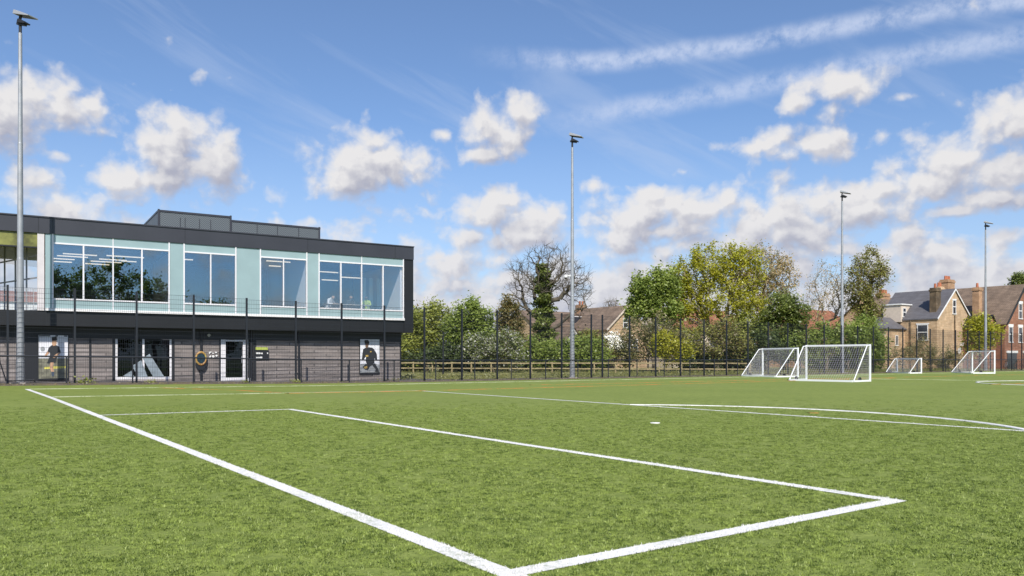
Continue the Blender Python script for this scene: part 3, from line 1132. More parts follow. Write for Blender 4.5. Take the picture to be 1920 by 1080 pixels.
for quad in (((231, 705), (246, 695), (252, 706.5), (250, 708)), ((247.5, 686), (264.5, 675.5), (277, 707), (259, 707)),
             ((267.5, 671.5), (280.5, 663.5), (308, 706.5), (287, 706.5))):
    lg.prism([wz(*p) for p in quad], GD - 0.012, GD - 0.004)
lg.build('window_emblem', M['logo_grey'], gw)
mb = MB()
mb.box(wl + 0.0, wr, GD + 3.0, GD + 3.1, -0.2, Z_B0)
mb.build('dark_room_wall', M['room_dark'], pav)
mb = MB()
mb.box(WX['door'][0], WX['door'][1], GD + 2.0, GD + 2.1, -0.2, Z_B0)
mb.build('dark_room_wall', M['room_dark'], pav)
# door
dl, dr = WX['door']
dzb, dzt = bz(440, 714, GD), bz(440, 636.5, GD)
fr = MB()
fr.box(dl, dl + 0.24, GD - 0.03, GD + 0.12, dzb, dzt)
fr.box(bx(455, GD), bx(460, GD), GD - 0.03, GD + 0.12, dzb, dzt)
fr.box(bx(461.5, GD), bx(464.5, GD), GD - 0.03, GD + 0.12, dzb, dzt)
fr.box(dl + 0.241, bx(454.8, GD), GD - 0.03, GD + 0.12, dzb, dzb + 0.17)
fr.box(dl + 0.241, bx(454.8, GD), GD - 0.03, GD + 0.12, dzt - 0.10, dzt)
fr.box(bx(460.2, GD), dr, GD - 0.035, GD + 0.12, dzb - 0.002, dzb + 0.13)
do = fr.build('door', M['white_frame'], pav)
pm_ = MB()
pm_.box(dl + 0.242, bx(454.7, GD), GD + 0.04, GD + 0.05, dzb + 0.171, dzt - 0.101)
pm_.box(bx(465, GD), dr, GD + 0.04, GD + 0.05, dzb + 0.14, dzt)
pm_.build('pane', M['glass_low'], do)
hb = MB()
hx = bx(453, GD)
hb.bar((hx, GD - 0.05, 1.0), (hx, GD - 0.05, 1.35), 0.03)
hb.build('handle', M['galv'], do)


# things on the ground floor wall -----------------------------------------------------------
def on_wall(name, label, cat, px, py, group=None):
    x, z = bx(px, GD), bz(px, py, GD)
    w = pav.matrix_basis @ Vector((x, GD - 0.04, z))
    w = Vector((BO[0] + x * BU[0] + (GD - 0.04) * BV[0], BO[1] + x * BU[1] + (GD - 0.04) * BV[1], z))
    return thing(name, label, cat, w, BANG, group), x, z


def rel(x0, z0):
    return lambda px, py: (bx(px, GD) - x0, bz(px, py, GD) - z0)


def blob_poly(cx, cz, rx, rz, n=14):
    return [(cx + rx * math.cos(2 * math.pi * i / n), cz + rz * math.sin(2 * math.pi * i / n)) for i in range(n)]


def layer(polys, q, y, name, m, parent, t=0.004):
    b = MB()
    for p in polys:
        b.prism([q(*c) for c in p], y - t, y)
    return b.build(name, m, parent)


po, x0, z0 = on_wall('poster', 'poster of a player in dark kit striding past a ball, beside the nearest mast', 'poster', 99.5, 712, )
q = rel(x0, z0)
layer([[(71, 713), (128.5, 711.5), (128.5, 627), (71, 626)]], q, 0.0, 'frame', M['dark_frame'], po, 0.03)
layer([[(72.5, 672), (127, 671.5), (127, 629), (72.5, 628)]], q, -0.031, 'sky_print', M['poster_white'], po)
layer([[(72.5, 710), (127, 708.5), (127, 671.7), (72.5, 672.2)]], q, -0.031, 'field_print', mat('poster_field', (0.17, 0.165, 0.12), 0.6, var=0.4, vscale=5), po)
layer([[(83, 692), (124, 690), (124, 686), (83, 688)]], q, -0.036, 'grass_print', M['soffit_wood'], po, 0.002)
layer([[(97, 632), (106, 631), (107, 638), (97, 639)]], q, -0.047, 'cap_print', M['hair'], po, 0.002)
layer([[(97, 645), (99, 648.5), (104, 648), (106, 644), (105.5, 637), (98, 637.5)]], q, -0.044, 'face_print', M['skin'], po, 0.002)
layer([[(97, 647), (91, 652), (88.5, 660), (93.5, 661), (93, 670), (107, 670), (109, 662), (114, 661), (111, 650), (105, 647)],
       [(92, 670), (107, 670), (104, 680), (96, 682), (88, 681)]], q, -0.036, 'kit_print', M['kit_black'], po, 0.004)
layer([[(88.5, 659), (83, 667), (85, 669.5), (93, 661.5)], [(110, 661), (99, 668), (99, 671), (103, 671), (113.5, 662)],
       [(94, 680), (93, 690), (97, 699), (101, 698), (99.5, 688), (100.5, 679)]], q, -0.044, 'limb_print', M['skin'], po, 0.002)
layer([[(96, 697), (97, 705), (101, 705), (101.5, 697)]], q, -0.047, 'boot_print', M['jeans'], po, 0.002)
layer([[(76 + 4.4 * math.cos(i * .52) + 4, 654.5 + 4.6 * math.sin(i * .52)) for i in range(12)]], q, -0.036, 'ball_print', M['poster_grey'], po, 0.002)
layer([[(73, 631), (94, 631), (94, 628.8), (73, 628.6)], [(104, 630.8), (109, 630.9), (109, 629), (104, 628.9)],
       [(120, 631.2), (126, 631.3), (126, 629.3), (120, 629.2)]], q, -0.036, 'heading_print', M['kit_black'], po, 0.002)

po, x0, z0 = on_wall('poster', 'poster of a player in all black kit, near the right corner of the clubhouse', 'poster', 692, 701)
q = rel(x0, z0)
layer([[(673, 702), (711, 701), (711.5, 635), (673.5, 635)]], q, 0.0, 'frame', M['dark_frame'], po, 0.03)
layer([[(674.5, 699), (710.5, 698), (710.5, 636.5), (674.5, 636)]], q, -0.031, 'sky_print', M['poster_white'], po)
layer([[(674.5, 699), (710.5, 698), (710.5, 684), (697, 681), (674.5, 683)]], q, -0.036, 'field_print', M['poster_grey'], po, 0.002)
layer([[(683, 637.5), (689, 637.5), (691.5, 642), (690.5, 646), (683.5, 645), (682.5, 641)]], q, -0.040, 'hair_print', M['hair'], po, 0.002)
layer([[(683.5, 644), (690, 644), (689.5, 650), (686.5, 653), (684, 650)]], q, -0.044, 'face_print', M['skin_dark'], po, 0.002)
layer([[(684, 652), (680, 655), (678.5, 663), (677.5, 674), (681, 674), (685.5, 667), (685, 678), (689, 687), (695.5, 686), (701, 680), (701.5, 671),
        (703, 676), (706, 673), (705.5, 664), (700.5, 655), (697, 652), (690.5, 651)],
       [(685, 682), (678.5, 688), (684, 693.5), (689, 694), (693, 686)],
       [(696, 684), (703, 692), (702, 697.5), (710, 698), (709, 693), (702, 681)]], q, -0.039, 'kit_print', M['kit_black'], po, 0.003)
layer([[(684.5, 665.5), (689.5, 665.5), (689.5, 669), (684.5, 669)], [(692.5, 658.5), (696, 658), (695.5, 660.5), (692.5, 660.5)],
       [(681, 688), (687, 686), (688, 690), (683, 691.5)]], q, -0.045, 'badge_print', M['ring_orange'], po, 0.002)

# round wall badge and the marks beside it
ro_, x0, z0 = on_wall('wall_ring', 'round orange and yellow ring with dark blue centre hanging on grey stone wall', 'wall ring', 375.5, 672)
rg = MB()
N = 28
for i in range(N):
    a0_, a1_ = 2 * math.pi * i / N, 2 * math.pi * (i + 1) / N
    for j in range(8):
        b0, b1 = 2 * math.pi * j / 8, 2 * math.pi * (j + 1) / 8
        pts = []
        for (aa, bb_) in ((a0_, b0), (a1_, b0), (a1_, b1), (a0_, b1)):
            rr_ = 0.235 + 0.045 * math.cos(bb_)
            pts.append((rr_ * math.cos(aa), -0.16 + 0.055 * math.sin(bb_), rr_ * 1.30 * math.sin(aa)))
        rg.face(pts)
rg.build('ring', M['ring_orange'], ro_, smooth=True)
cb = MB()
cb.prism([(c[0], c[1]) for c in blob_poly(0, 0, 0.20, 0.255, 20)], -0.19, -0.10)
cb.build('centre_plate', M['ring_blue'], ro_)
cb = MB()
cb.prism([(-0.24, -0.20), (0.24, -0.20), (0.27, -0.34), (0.13, -0.58), (-0.13, -0.58), (-0.27, -0.34)], -0.15, -0.06)
cb.build('backboard', M['fence'], ro_, bevel=0.01)
mk_, x0, z0 = on_wall('wall_mark', 'small white painted marks on grey stone wall between ring and door', 'wall mark', 400, 664)
q = rel(x0, z0)
layer([[(391.5, 659.5), (396, 659), (396, 661), (394, 661.5), (393, 664), (391.5, 663.5)], [(392, 668), (394.5, 666), (396, 668), (394, 670.5), (392, 670)],
       [(397.5, 661), (401, 661.5), (400.5, 663.5), (398, 663)], [(397, 667), (400, 665.5), (402, 668), (400.5, 671), (398, 670)],
       [(402.5, 659.5), (407, 660), (406.5, 662), (403, 662)], [(403.5, 666.5), (406, 664.5), (408, 666.5), (406.5, 669), (404.5, 668.5)]],
      q, 0.0, 'white_marks', M['white_paint'], mk_, 0.006)
sg_, x0, z0 = on_wall('wall_sign', 'dark notice board with lime strip and two white text lines beside the white door', 'sign', 491, 674)
q = rel(x0, z0)
layer([[(479, 674.5), (503.5, 674), (503.5, 656.5), (479, 656.5)]], q, 0.0, 'board', M['dark_frame'], sg_, 0.03)
layer([[(479, 656), (501.5, 656), (501, 651), (479, 651)]], q, 0.0, 'lime_strip', M['lime'], sg_, 0.03)
layer([[(479.5, 663.8), (483, 663.8), (483, 660.8), (479.5, 660.8)], [(483.8, 663.8), (487.5, 663.8), (487.5, 660.8), (483.8, 660.8)],
       [(488.4, 663.8), (492, 663.8), (492, 661.5), (488.4, 661.5)], [(500, 663.5), (502, 663.5), (502, 661), (500, 661)],
       [(479.5, 672.4), (482.5, 672.4), (482.5, 669.2), (479.5, 669.2)], [(483.4, 672.4), (486, 672.4), (486, 669.2), (483.4, 669.2)],
       [(487, 672.4), (491, 672.4), (491, 668.8), (487, 668.8)]], q, -0.031, 'lettering', M['white_paint'], sg_, 0.004)
cl_, x0, z0 = on_wall('wall_lamp', 'small pale wall lamp under the overhang above the orange ring', 'lamp', 390.5, 628)
cb = MB()
cb.tube((0, -0.02, 0), (0, -0.14, -0.02), 0.05, 0.08, 12)
cb.build('lamp_head', M['lamp_body'], cl_)
cb = MB()
cb.box(-0.05, 0.05, -0.02, 0.01, -0.06, 0.06)
cb.build('back_plate', M['dark_frame'], cl_)


# ------------------------------------------------------------------ people at the upstairs table
def person(label, loc, rz, top_m, hair_m, skin_m, lean=0.25, head_down=0.0, group=None):
    root = thing('person', label, 'person', loc, rz)
    J = {}
    verts, rad, eds = [], [], []

    def add(p, r, par=None):
        verts.append(p)
        rad.append(r)
        if par is not None:
            eds.append((par, len(verts) - 1))
        return len(verts) - 1
    # seated facing -y: pelvis on a 0.45 m seat
    pel = add((0, 0, 0.55), 0.15)
    wst = add((0, -0.05 * lean * 4, 0.72), 0.125, pel)
    ch = add((0, -0.12 * lean * 4, 0.92), 0.15, wst)
    nb = add((0, -0.16 * lean * 4, 1.06), 0.075, ch)
    nk = add((0, -0.20 * lean * 4, 1.12), 0.055, nb)
    for s in (-1, 1):
        sh = add((s * 0.17, -0.14 * lean * 4, 1.01), 0.065, ch)
        elb = add((s * 0.25, -0.14 * lean * 4 - 0.10, 0.76), 0.045, sh)
        wr = add((s * 0.12, -0.14 * lean * 4 - 0.32, 0.79), 0.032, elb)
        hip = add((s * 0.10, -0.04, 0.53), 0.10, pel)
        kn = add((s * 0.12, -0.44, 0.52), 0.07, hip)
        an = add((s * 0.12, -0.42, 0.10), 0.045, kn)
        add((s * 0.12, -0.58, 0.06), 0.04, an)
    me = bpy.data.meshes.new('body')
    me.from_pydata(verts, eds, [])
    o = bpy.data.objects.new('body', me)
    COL.objects.link(o)
    sk = o.modifiers.new('skin', 'SKIN')
    for i, r in enumerate(rad):
        me.skin_vertices[0].data[i].radius = (r, r * (0.8 if i in (1, 2) else 1))
    me.skin_vertices[0].data[0].use_root = True
    sb = o.modifiers.new('sub', 'SUBSURF')
    sb.levels = sb.render_levels = 2
    me.materials.append(top_m)
    me.materials.append(M['jeans'])
    o.parent = root
    # head: shaped ellipsoid with nose, eyes, ears
    hz, hy = 1.24 - head_down * 0.10, -0.22 * lean * 4 - head_down * 0.08
    hb_ = MB()
    n, mrow = 14, 9
    P_ = []
    for i in range(mrow + 1):
        ph = math.pi * i / mrow
        for j in range(n):
            th = 2 * math.pi * j / n
            x = 0.078 * math.sin(ph) * math.cos(th)
            y = 0.098 * math.sin(ph) * math.sin(th)
            z = 0.118 * math.cos(ph)
            if z < 0:
                x *= 1 + z * 2.2
                y *= 1 + z * 1.2
            if y < -0.085 and -0.03 < z < 0.02:
                y -= 0.022
            P_.append((x, hy + y, hz + z))
    for i in range(mrow):
        for j in range(n):
            hb_.face([P_[i * n + j], P_[(i + 1) * n + j], P_[(i + 1) * n + (j + 1) % n], P_[i * n + (j + 1) % n]])
    for s in (-1, 1):
        hb_.box(s * 0.078 - 0.008, s * 0.078 + 0.008, hy - 0.01, hy + 0.03, hz - 0.03, hz + 0.03)
    ho = hb_.build('head', skin_m, root, smooth=True)
    eb = MB()
    for s in (-1, 1):
        eb.box(s * 0.03 - 0.012, s * 0.03 + 0.012, hy - 0.099, hy - 0.088, hz + 0.002, hz + 0.014)
    eb.box(-0.022, 0.022, hy - 0.096, hy - 0.086, hz - 0.060, hz - 0.052)
    eb.build('face_features', M['hair'], ho)
    hr = MB()
    for i in range(mrow):
        for j in range(n):
            ids = [i * n + j, (i + 1) * n + j, (i + 1) * n + (j + 1) % n, i * n + (j + 1) % n]
            pts = [Vector(P_[k]) for k in ids]
            cz = sum(p.z for p in pts) / 4 - hz
            cy = sum(p.y for p in pts) / 4 - hy
            if cz > 0.055 or (cy > 0.0 and cz > -0.06):
                c0 = Vector((0, hy, hz))
                hr.face([c0 + (p - c0) * 1.12 for p in pts])
    hr.build('hair', hair_m, ho, smooth=True)
    # hands with fingers resting on the table
    for s in (-1, 1):
        hd = MB()
        bx0, by0, bz0 = s * 0.12, -0.14 * lean * 4 - 0.34, 0.785
        hd.bar((bx0, by0, bz0), (bx0 - s * 0.02, by0 - 0.08, bz0 - 0.005), 0.075, 0.028)
        for k, ln in enumerate((0.062, 0.075, 0.07, 0.055)):
            fx = bx0 - s * 0.02 + (k - 1.5) * 0.019
            hd.tube((fx, by0 - 0.078, bz0), (fx, by0 - 0.078 - ln * 0.6, bz0 + 0.006), 0.0085, 0.008, 6)
            hd.tube((fx, by0 - 0.078 - ln * 0.6, bz0 + 0.006), (fx, by0 - 0.078 - ln, bz0 - 0.012), 0.008, 0.006, 6)
        hd.tube((bx0 - s * 0.035, by0 - 0.03, bz0), (bx0 - s * 0.07, by0 - 0.075, bz0 - 0.004), 0.010, 0.008, 6)
        hd.build('hand', skin_m, root, smooth=True)
    return root


FL = Z_S1 - 0.02


def bw(x, y, z):
    return Vector((BO[0] + x * BU[0] + y * BV[0], BO[1] + x * BU[1] + y * BV[1], z))


pd = 1.45
person('person in a pale shirt bent over the table behind the upstairs window', bw(bx(615, pd), pd, FL), BANG + R(25), M['shirt_white'], M['hair'], M['skin'], 0.36, 1.0)
person('person in black facing the glass at the upstairs table', bw(bx(656, pd + 0.3), pd + 0.3, FL), BANG + R(-5), M['kit_black'], M['hair'], M['skin'], 0.25, 0.4)
person('person with dark hair in a lime vest at the right of the upstairs table', bw(bx(688, pd), pd, FL), BANG + R(-30), M['hi_vis'], M['hair'], M['skin_dark'], 0.25, 0.5)


def chair(px, y, rz, label):
    c = thing('chair', label, 'chair', bw(bx(px, y), y, FL), rz, 'chairs at the upstairs table')
    s = MB()
    s.box(-0.21, 0.21, -0.22, 0.20, 0.40, 0.44)
    s.build('seat', M['kit_grey'], c)
    s = MB()
    s.box(-0.21, 0.21, 0.205, 0.235, 0.50, 0.86)
    s.build('backrest', M['kit_grey'], c)
    for i, j in ((-1, -1), (1, -1), (-1, 1), (1, 1)):
        s = MB()
        s.tube((i * 0.19, j * 0.19 + 0.02, 0), (i * 0.19, j * 0.19 + 0.02, 0.40 if j < 0 else 0.80), 0.014, n=8)
        s.build('leg', M['galv'], c)


chair(615, pd, BANG + R(25), 'dark chair under the person in the pale shirt upstairs')
chair(656, pd + 0.3, BANG + R(-5), 'dark chair under the person in black upstairs')
chair(688, pd, BANG + R(-30), 'dark chair under the person in the lime vest upstairs')
tb = thing('meeting_table', 'pale table behind the upstairs window with three people round it', 'table', bw(bx(650, 0.85), 0.85, FL), BANG)
s = MB()
s.box(-1.25, 1.25, -0.32, 0.32, 0.70, 0.735)
s.build('table_top', M['table'], tb, bevel=0.006)
for i in (-1, 1):
    for j in (-1, 1):
        s = MB()
        s.tube((i * 1.15, j * 0.26, 0), (i * 1.15, j * 0.26, 0.70), 0.025, n=8)
        s.build('leg', M['galv'], tb)


# ------------------------------------------------------------------ fences
def wire_panel(L, H, z0, vstep, hstep, rv, rh):
    b = MB()
    n = int(L / vstep)
    for i in range(1, n):
        b.bar((L * i / n, 0, z0), (L * i / n, 0, z0 + H), rv)
    m = int(H / hstep)
    for i in range(m + 1):
        b.bar((0, -rv, z0 + H * i / m), (L, -rv, z0 + H * i / m), rh)
    return b


FB, FH = 38.5, 4.0
posts = [2.2 + 2.42 * k for k in range(-6, 14)] + [34.6] + [37.0 + 2.43 * k for k in range(0, 29)]
fen = thing('sports_fence', 'tall dark weld mesh fence with square posts running behind the pitch', 'fence', fw(0, FB, 0), FIELD)
pb = MB()
pb.box(-0.04, 0.04, -0.04, 0.04, -0.1, FH + 0.02)
pb.box(-0.046, 0.046, -0.046, 0.046, FH + 0.022, FH + 0.035)
p_proto = None
pan_protos = {}
for i, a in enumerate(posts):
    z = gz(a, FB)
    if p_proto is None:
        p = p_proto = pb.build('fence_post', M['fence'], fen)
    else:
        p = p_proto.copy()
        COL.objects.link(p)
        p.parent = fen
    p.location = (a, 0, z)
    if i + 1 < len(posts):
        L = round(posts[i + 1] - a, 2)
        if L not in pan_protos:
            w = pan_protos[L] = wire_panel(L, FH - 0.1, 0.05, 0.08, 0.2, 0.005, 0.011).build('mesh_panel', M['fence'], fen)
        else:
            w = pan_protos[L].copy()
            COL.objects.link(w)
            w.parent = fen
        w.location = (a, 0.03, z)

RB, RH = 37.5, 1.13
ra = [16.7 + 2.5 * k for k in range(-9, 33)]
ral = thing('spectator_rail', 'low dark spectator rail with mesh infill along the far touchline', 'railing', fw(0, RB, 0), FIELD)
pp = MB()
pp.tube((0, 0, -0.1), (0, 0, RH), 0.032, n=10)
p_proto = w_proto = t_proto = None
for i, a in enumerate(ra):
    z = gz(a, RB)
    if p_proto is None:
        p = p_proto = pp.build('rail_post', M['fence'], ral)
        tb_ = MB()
        tb_.tube((0, 0, RH), (2.5, 0, RH), 0.034, n=10)
        w = t_proto = tb_.build('top_rail', M['fence'], ral)
        w2 = w_proto = wire_panel(2.5, RH - 0.18, 0.08, 0.10, 0.24, 0.004, 0.007).build('mesh_infill', M['fence'], ral)
    else:
        p, w, w2 = p_proto.copy(), t_proto.copy(), w_proto.copy()
        for o_ in (p, w, w2):
            COL.objects.link(o_)
            o_.parent = ral
    p.location = (a, 0, z)
    zz = gz(a + 2.5, RB)
    w.location = (a, 0, z)
    w.rotation_euler = (0, -math.atan2(zz - z, 2.5), 0)
    w2.location = (a, 0.02, z)

# timber fence on the grass beyond
ta, tbn = Vector((-12.5, 73.5, -0.06)), Vector((19.5, 65.5, -0.06))
L = (tbn - ta).length
ang = math.atan2(tbn.y - ta.y, tbn.x - ta.x)
tf = thing('timber_fence', 'weathered timber post and rail fence on the rough grass beyond the mesh fence', 'fence', ta, ang)
nP = 19
pb = MB()
pb.box(-0.055, 0.055, -0.05, 0.05, -0.05, 1.0)
for i in range(nP):
    p = pb.build('post', M['wood'], tf) if i == 0 else None
    if i == 0:
        pr = p
    else:
        p = pr.copy()
        COL.objects.link(p)
        p.parent = tf
    p.location = (L * i / (nP - 1), 0, random.uniform(-0.04, 0.03))
for z in (0.90, 0.42):
    b = MB()
    for i in range(nP - 1):
        b.bar((L * i / (nP - 1), -0.07, z + random.uniform(-.02, .02)), (L * (i + 1) / (nP - 1), -0.07, z + random.uniform(-.02, .02)), 0.035, 0.10)
    b.build('rail', M['wood'], tf)


# ------------------------------------------------------------------ floodlight masts
def mast():
    r = thing('floodlight_mast', '', 'floodlight', (0, 0, 0))
    H = 14.6
    b = MB()
    zs = [0, 0.9, 0.92, 5.2, 5.22, 10.0, 10.02, H]
    rs = [0.165, 0.162, 0.150, 0.125, 0.118, 0.095, 0.088, 0.070]
    for k in range(len(zs) - 1):
        b.tube((0, 0, zs[k]), (0, 0, zs[k + 1]), rs[k], rs[k + 1], 20, cap=False)
    b.build('pole', M['galv'], r, smooth=True)
    b = MB()
    b.box(-0.3, 0.3, -0.3, 0.3, -0.15, 0.03)
    b.build('base_plate', M['concrete'], r)
    b = MB()
    b.tube((0, 0, H), (0, 0, H + 0.45), 0.06, n=12)
    b.build('spigot', M['lamp_dark'], r)
    b = MB()
    b.bar((-0.12, 0.05, H + 0.40), (0.26, -0.15, H + 0.30), 0.12, 0.10)
    b.bar((-0.05, 0.02, H + 0.43), (0.02, 0.0, H + 0.72), 0.08)
    b.build('bracket', M['lamp_dark'], r)
    for (c, sx, sy, tl, rzz) in (((0.24, -0.12, H + 0.70), 0.84, 0.50, -16, -30), ((0.16, -0.10, H + 0.40), 0.42, 0.30, -16, -30)):
        b = MB()
        b.prism([(-sx / 2, -0.07), (sx / 2, -0.03), (sx / 2, 0.02), (-sx / 2 + 0.1, 0.10), (-sx / 2, 0.09)], -sy / 2, sy / 2)
        h = b.build('lamp_head', M['lamp_body'] if sx > 0.6 else M['lamp_dark'], r, bevel=0.01)
        h.location = c
        h.rotation_euler = (0, R(-tl), R(rzz))
        g_ = MB()
        g_.face([(-sx / 2 + 0.05, -sy / 2 + 0.04, -0.072), (-sx / 2 + 0.05, sy / 2 - 0.04, -0.072), (sx / 2 - 0.04, sy / 2 - 0.04, -0.036), (sx / 2 - 0.04, -sy / 2 + 0.04, -0.036)])
        g_.build('lens', M['lamp_dark'], h)
    return r


m0 = mast()
MLAB = ['nearest tall grey floodlight mast standing in front of the black clubhouse',
        'grey floodlight mast beside the bare ivy clad oak, with a camera on it',
        'grey floodlight mast rising behind the large white goal in front of trees',
        'farthest grey floodlight mast rising behind the white goal near the red brick house']
for i, px in enumerate((38, 1073, 1579, 1848)):
    m_ = m0 if i == 0 else copy_tree(m0)
    a = a_at(px, 39.05)
    m_.location = fw(a, 39.05, gz(a, 39.05))
    m_['label'] = MLAB[i]
    m_['group'] = 'floodlight masts along the pitch'
    m_.rotation_euler = (0, 0, R((12, 6, 0, -4)[i]))
ma = a_at(1073, 39.05)
mp = fw(ma, 39.05, 0)
cc = thing('security_camera', 'small white dome camera on an arm fixed to the mast by the bare oak', 'camera', mp + Vector((0, 0, 6.35)))
b = MB()
b.bar((-0.10, -0.05, 0.12), (-0.42, -0.10, 0.10), 0.05)
b.build('arm', M['white_paint'], cc)
b = MB()
b.tube((-0.42, -0.10, 0.16), (-0.42, -0.10, 0.0), 0.10, 0.11, 16)
b.build('housing', M['white_paint'], cc, smooth=False)
b = MB()
for k in range(5):
    b.tube((-0.42, -0.10, -0.02 * k), (-0.42, -0.10, -0.02 * k - 0.02), 0.10 * math.cos(k * 0.3), 0.10 * math.cos((k + 1) * 0.3), 16)
b.build('dome', M['black_paint'], cc)


# ------------------------------------------------------------------ goals
def goal(label, loc, rz, L, H, D, group):
    """Local: front posts along x from 0 to L at y = 0, net depth towards +y, opening faces -y."""
    r = thing('football_goal', label, 'goal', loc, rz, group)
    pw, top = 0.075, 0.32 * (H / 1.95)
    for x in (0, L):
        b = MB()
        b.bar((x, 0, 0), (x, 0, H), 0.07, 0.10, up=(0, 1, 0))
        b.build('post', M['goal_white'], r)
    b = MB()
    b.bar((0.036, 0, H - 0.05), (L - 0.036, 0, H - 0.05), pw, 0.10)
    b.build('crossbar', M['goal_white'], r)
    b = MB()
    for x in (0, L):
        b.tube((x, 0.05, H - 0.06), (x, top, H - 0.08), 0.028, n=8)
        b.tube((x, top, H - 0.08), (x, D, 0.06), 0.028, n=8)
    b.build('net_stay', M['goal_white'], r)
    b = MB()
    for x in (0, L):
        b.bar((x, 0.052, 0.05), (x, D, 0.05), 0.09, 0.09)
    b.bar((0.05, D, 0.05), (L - 0.05, D, 0.05), 0.11, 0.10)
    b.build('base_frame', M['goal_white'], r)
    for x in (0.03, L - 0.03):
        b = MB()
        b.tube((x - 0.05 if x < 1 else x - 0.02, D * 0.62, 0.12), (x + 0.02 if x < 1 else x + 0.05, D * 0.62, 0.12), 0.12, n=16)
        b.build('wheel', M['rubber'], r)
    # net: knotted cord grid on back, roof and sides
    b = MB()
    cs, cw = 0.13, 0.0062
    nx = int(L / cs)
    prof = [(0.02, H - 0.06), (top, H - 0.09), (D - 0.02, 0.09)]
    seg = [math.dist(prof[0], prof[1]), math.dist(prof[1], prof[2])]
    tot = sum(seg)

    def pt(t_):
        if t_ < seg[0]:
            k = t_ / seg[0]
            return prof[0][0] + (prof[1][0] - prof[0][0]) * k, prof[0][1] + (prof[1][1] - prof[0][1]) * k
        k = (t_ - seg[0]) / seg[1]
        sag = 0.06 * math.sin(math.pi * k)
        return prof[1][0] + (prof[2][0] - prof[1][0]) * k - sag * 0.4, prof[1][1] + (prof[2][1] - prof[1][1]) * k - sag
    nt = int(tot / cs)
    for i in range(nx + 1):
        x = L * i / nx
        for j in range(nt):
            y0, z0_ = pt(tot * j / nt)
            y1, z1_ = pt(tot * (j + 1) / nt)
            b.bar((x, y0, z0_), (x, y1, z1_), cw)
    for j in range(nt + 1):
        y0, z0_ = pt(tot * j / nt)
        b.bar((0, y0, z0_), (L, y0, z0_), cw)
    for x in (0.0, L):
        nz_ = int(H / cs)
        for j in range(nz_):
            z = 0.08 + (H - 0.16) * j / nz_
            k = clip((H - 0.09 - z) / (H - 0.18), 0, 1)
            ye = top + (D - top) * k
            b.bar((x, 0.03, z), (x, ye, z), cw)
        ny = int(D / cs)
        for j in range(1, ny):
            y = D * j / ny
            zt_ = H - 0.08 if y < top else H - 0.08 - (H - 0.14) * (y - top) / (D - top)
            b.bar((x, y, 0.08), (x, y, zt_), cw)
    b.build('net', M['net'], r)
    return r


def goal_at(label, px, py, w, L, H, D, group='portable white football goals'):
    """front-left post foot seen at (px, py); w = unit ground direction from left post to right post."""
    Y = CH * F / (py - HOR)
    x = (px - 960) / F * Y
    # local +y must point along d (depth), local x along w, z up: d = w rotated by -90 deg for goals seen from behind
    w = Vector((w[0], w[1], 0)).normalized()
    end = Vector((x, Y, 0)) + w * L
    rz = math.atan2(-w.y, -w.x)
    return goal(label, end, rz, L, H, D, group)


goal_at('largest white goal, seen from behind, nearest of the four goals', 1512, 712.8, (0.64, -0.77), 3.66, 1.98, 1.75)
goal_at('white goal just behind the largest goal, in front of the dark bushes', 1430, 705.0, (0.34, -0.94), 3.66, 1.95, 1.75)
goal_at('smallest low white goal beside the leafy ivy covered tree', 1682, 699.0, (0.087, -0.996), 3.5, 1.28, 1.0)
goal_at('white goal at the foot of the farthest floodlight mast', 1823, 699.2, (-0.04, -0.999), 3.4, 1.9, 1.75)


# ------------------------------------------------------------------ trees
def tubes_np(P0, P1, R0, R1, n):
    d = P1 - P0
    ln = np.linalg.norm(d, axis=1, keepdims=True)
    d = d / np.maximum(ln, 1e-6)
    up = np.where(np.abs(d[:, 2:3]) < 0.9, np.array([[0, 0, 1.0]]), np.array([[1.0, 0, 0]]))
    x = np.cross(d, up)
    x /= np.linalg.norm(x, axis=1, keepdims=True)
    y = np.cross(d, x)
    an = np.arange(n) * 2 * np.pi / n
    ring = x[:, None, :] * np.cos(an)[None, :, None] + y[:, None, :] * np.sin(an)[None, :, None]
    A = P0[:, None, :] + ring * R0[:, None, None]
    B = P1[:, None, :] + ring * R1[:, None, None]
    Vv = np.concatenate([A, B], axis=1).reshape(-1, 3)
    m = len(P0)
    i = np.arange(n)
    j = (i + 1) % n
    base = (np.arange(m) * 2 * n)[:, None, None]
    Fq = base + np.stack([i, j, n + j, n + i], axis=1)[None]
    return Vv, Fq.reshape(-1, 4)


def leaf_quads(C, size, up=0.35, aspect=0.6):
    n = len(C)
    nr = RNG.normal(size=(n, 3))
    nr[:, 2] = np.abs(nr[:, 2]) + up
    nr += np.array(to_sun) * 0.55
    nr /= np.linalg.norm(nr, axis=1, keepdims=True)
    r = RNG.normal(size=(n, 3))
    x = np.cross(nr, r)
    x /= np.linalg.norm(x, axis=1, keepdims=True)
    y = np.cross(nr, x)
    s = size * RNG.uniform(0.55, 1.35, size=(n, 1))
    Vv = np.stack([C - x * s, C + y * s * aspect - nr * s * .15, C + x * s, C - y * s * aspect - nr * s * .15], axis=1).reshape(-1, 3)
    Fq = np.arange(n * 4).reshape(-1, 4)
    return Vv, Fq


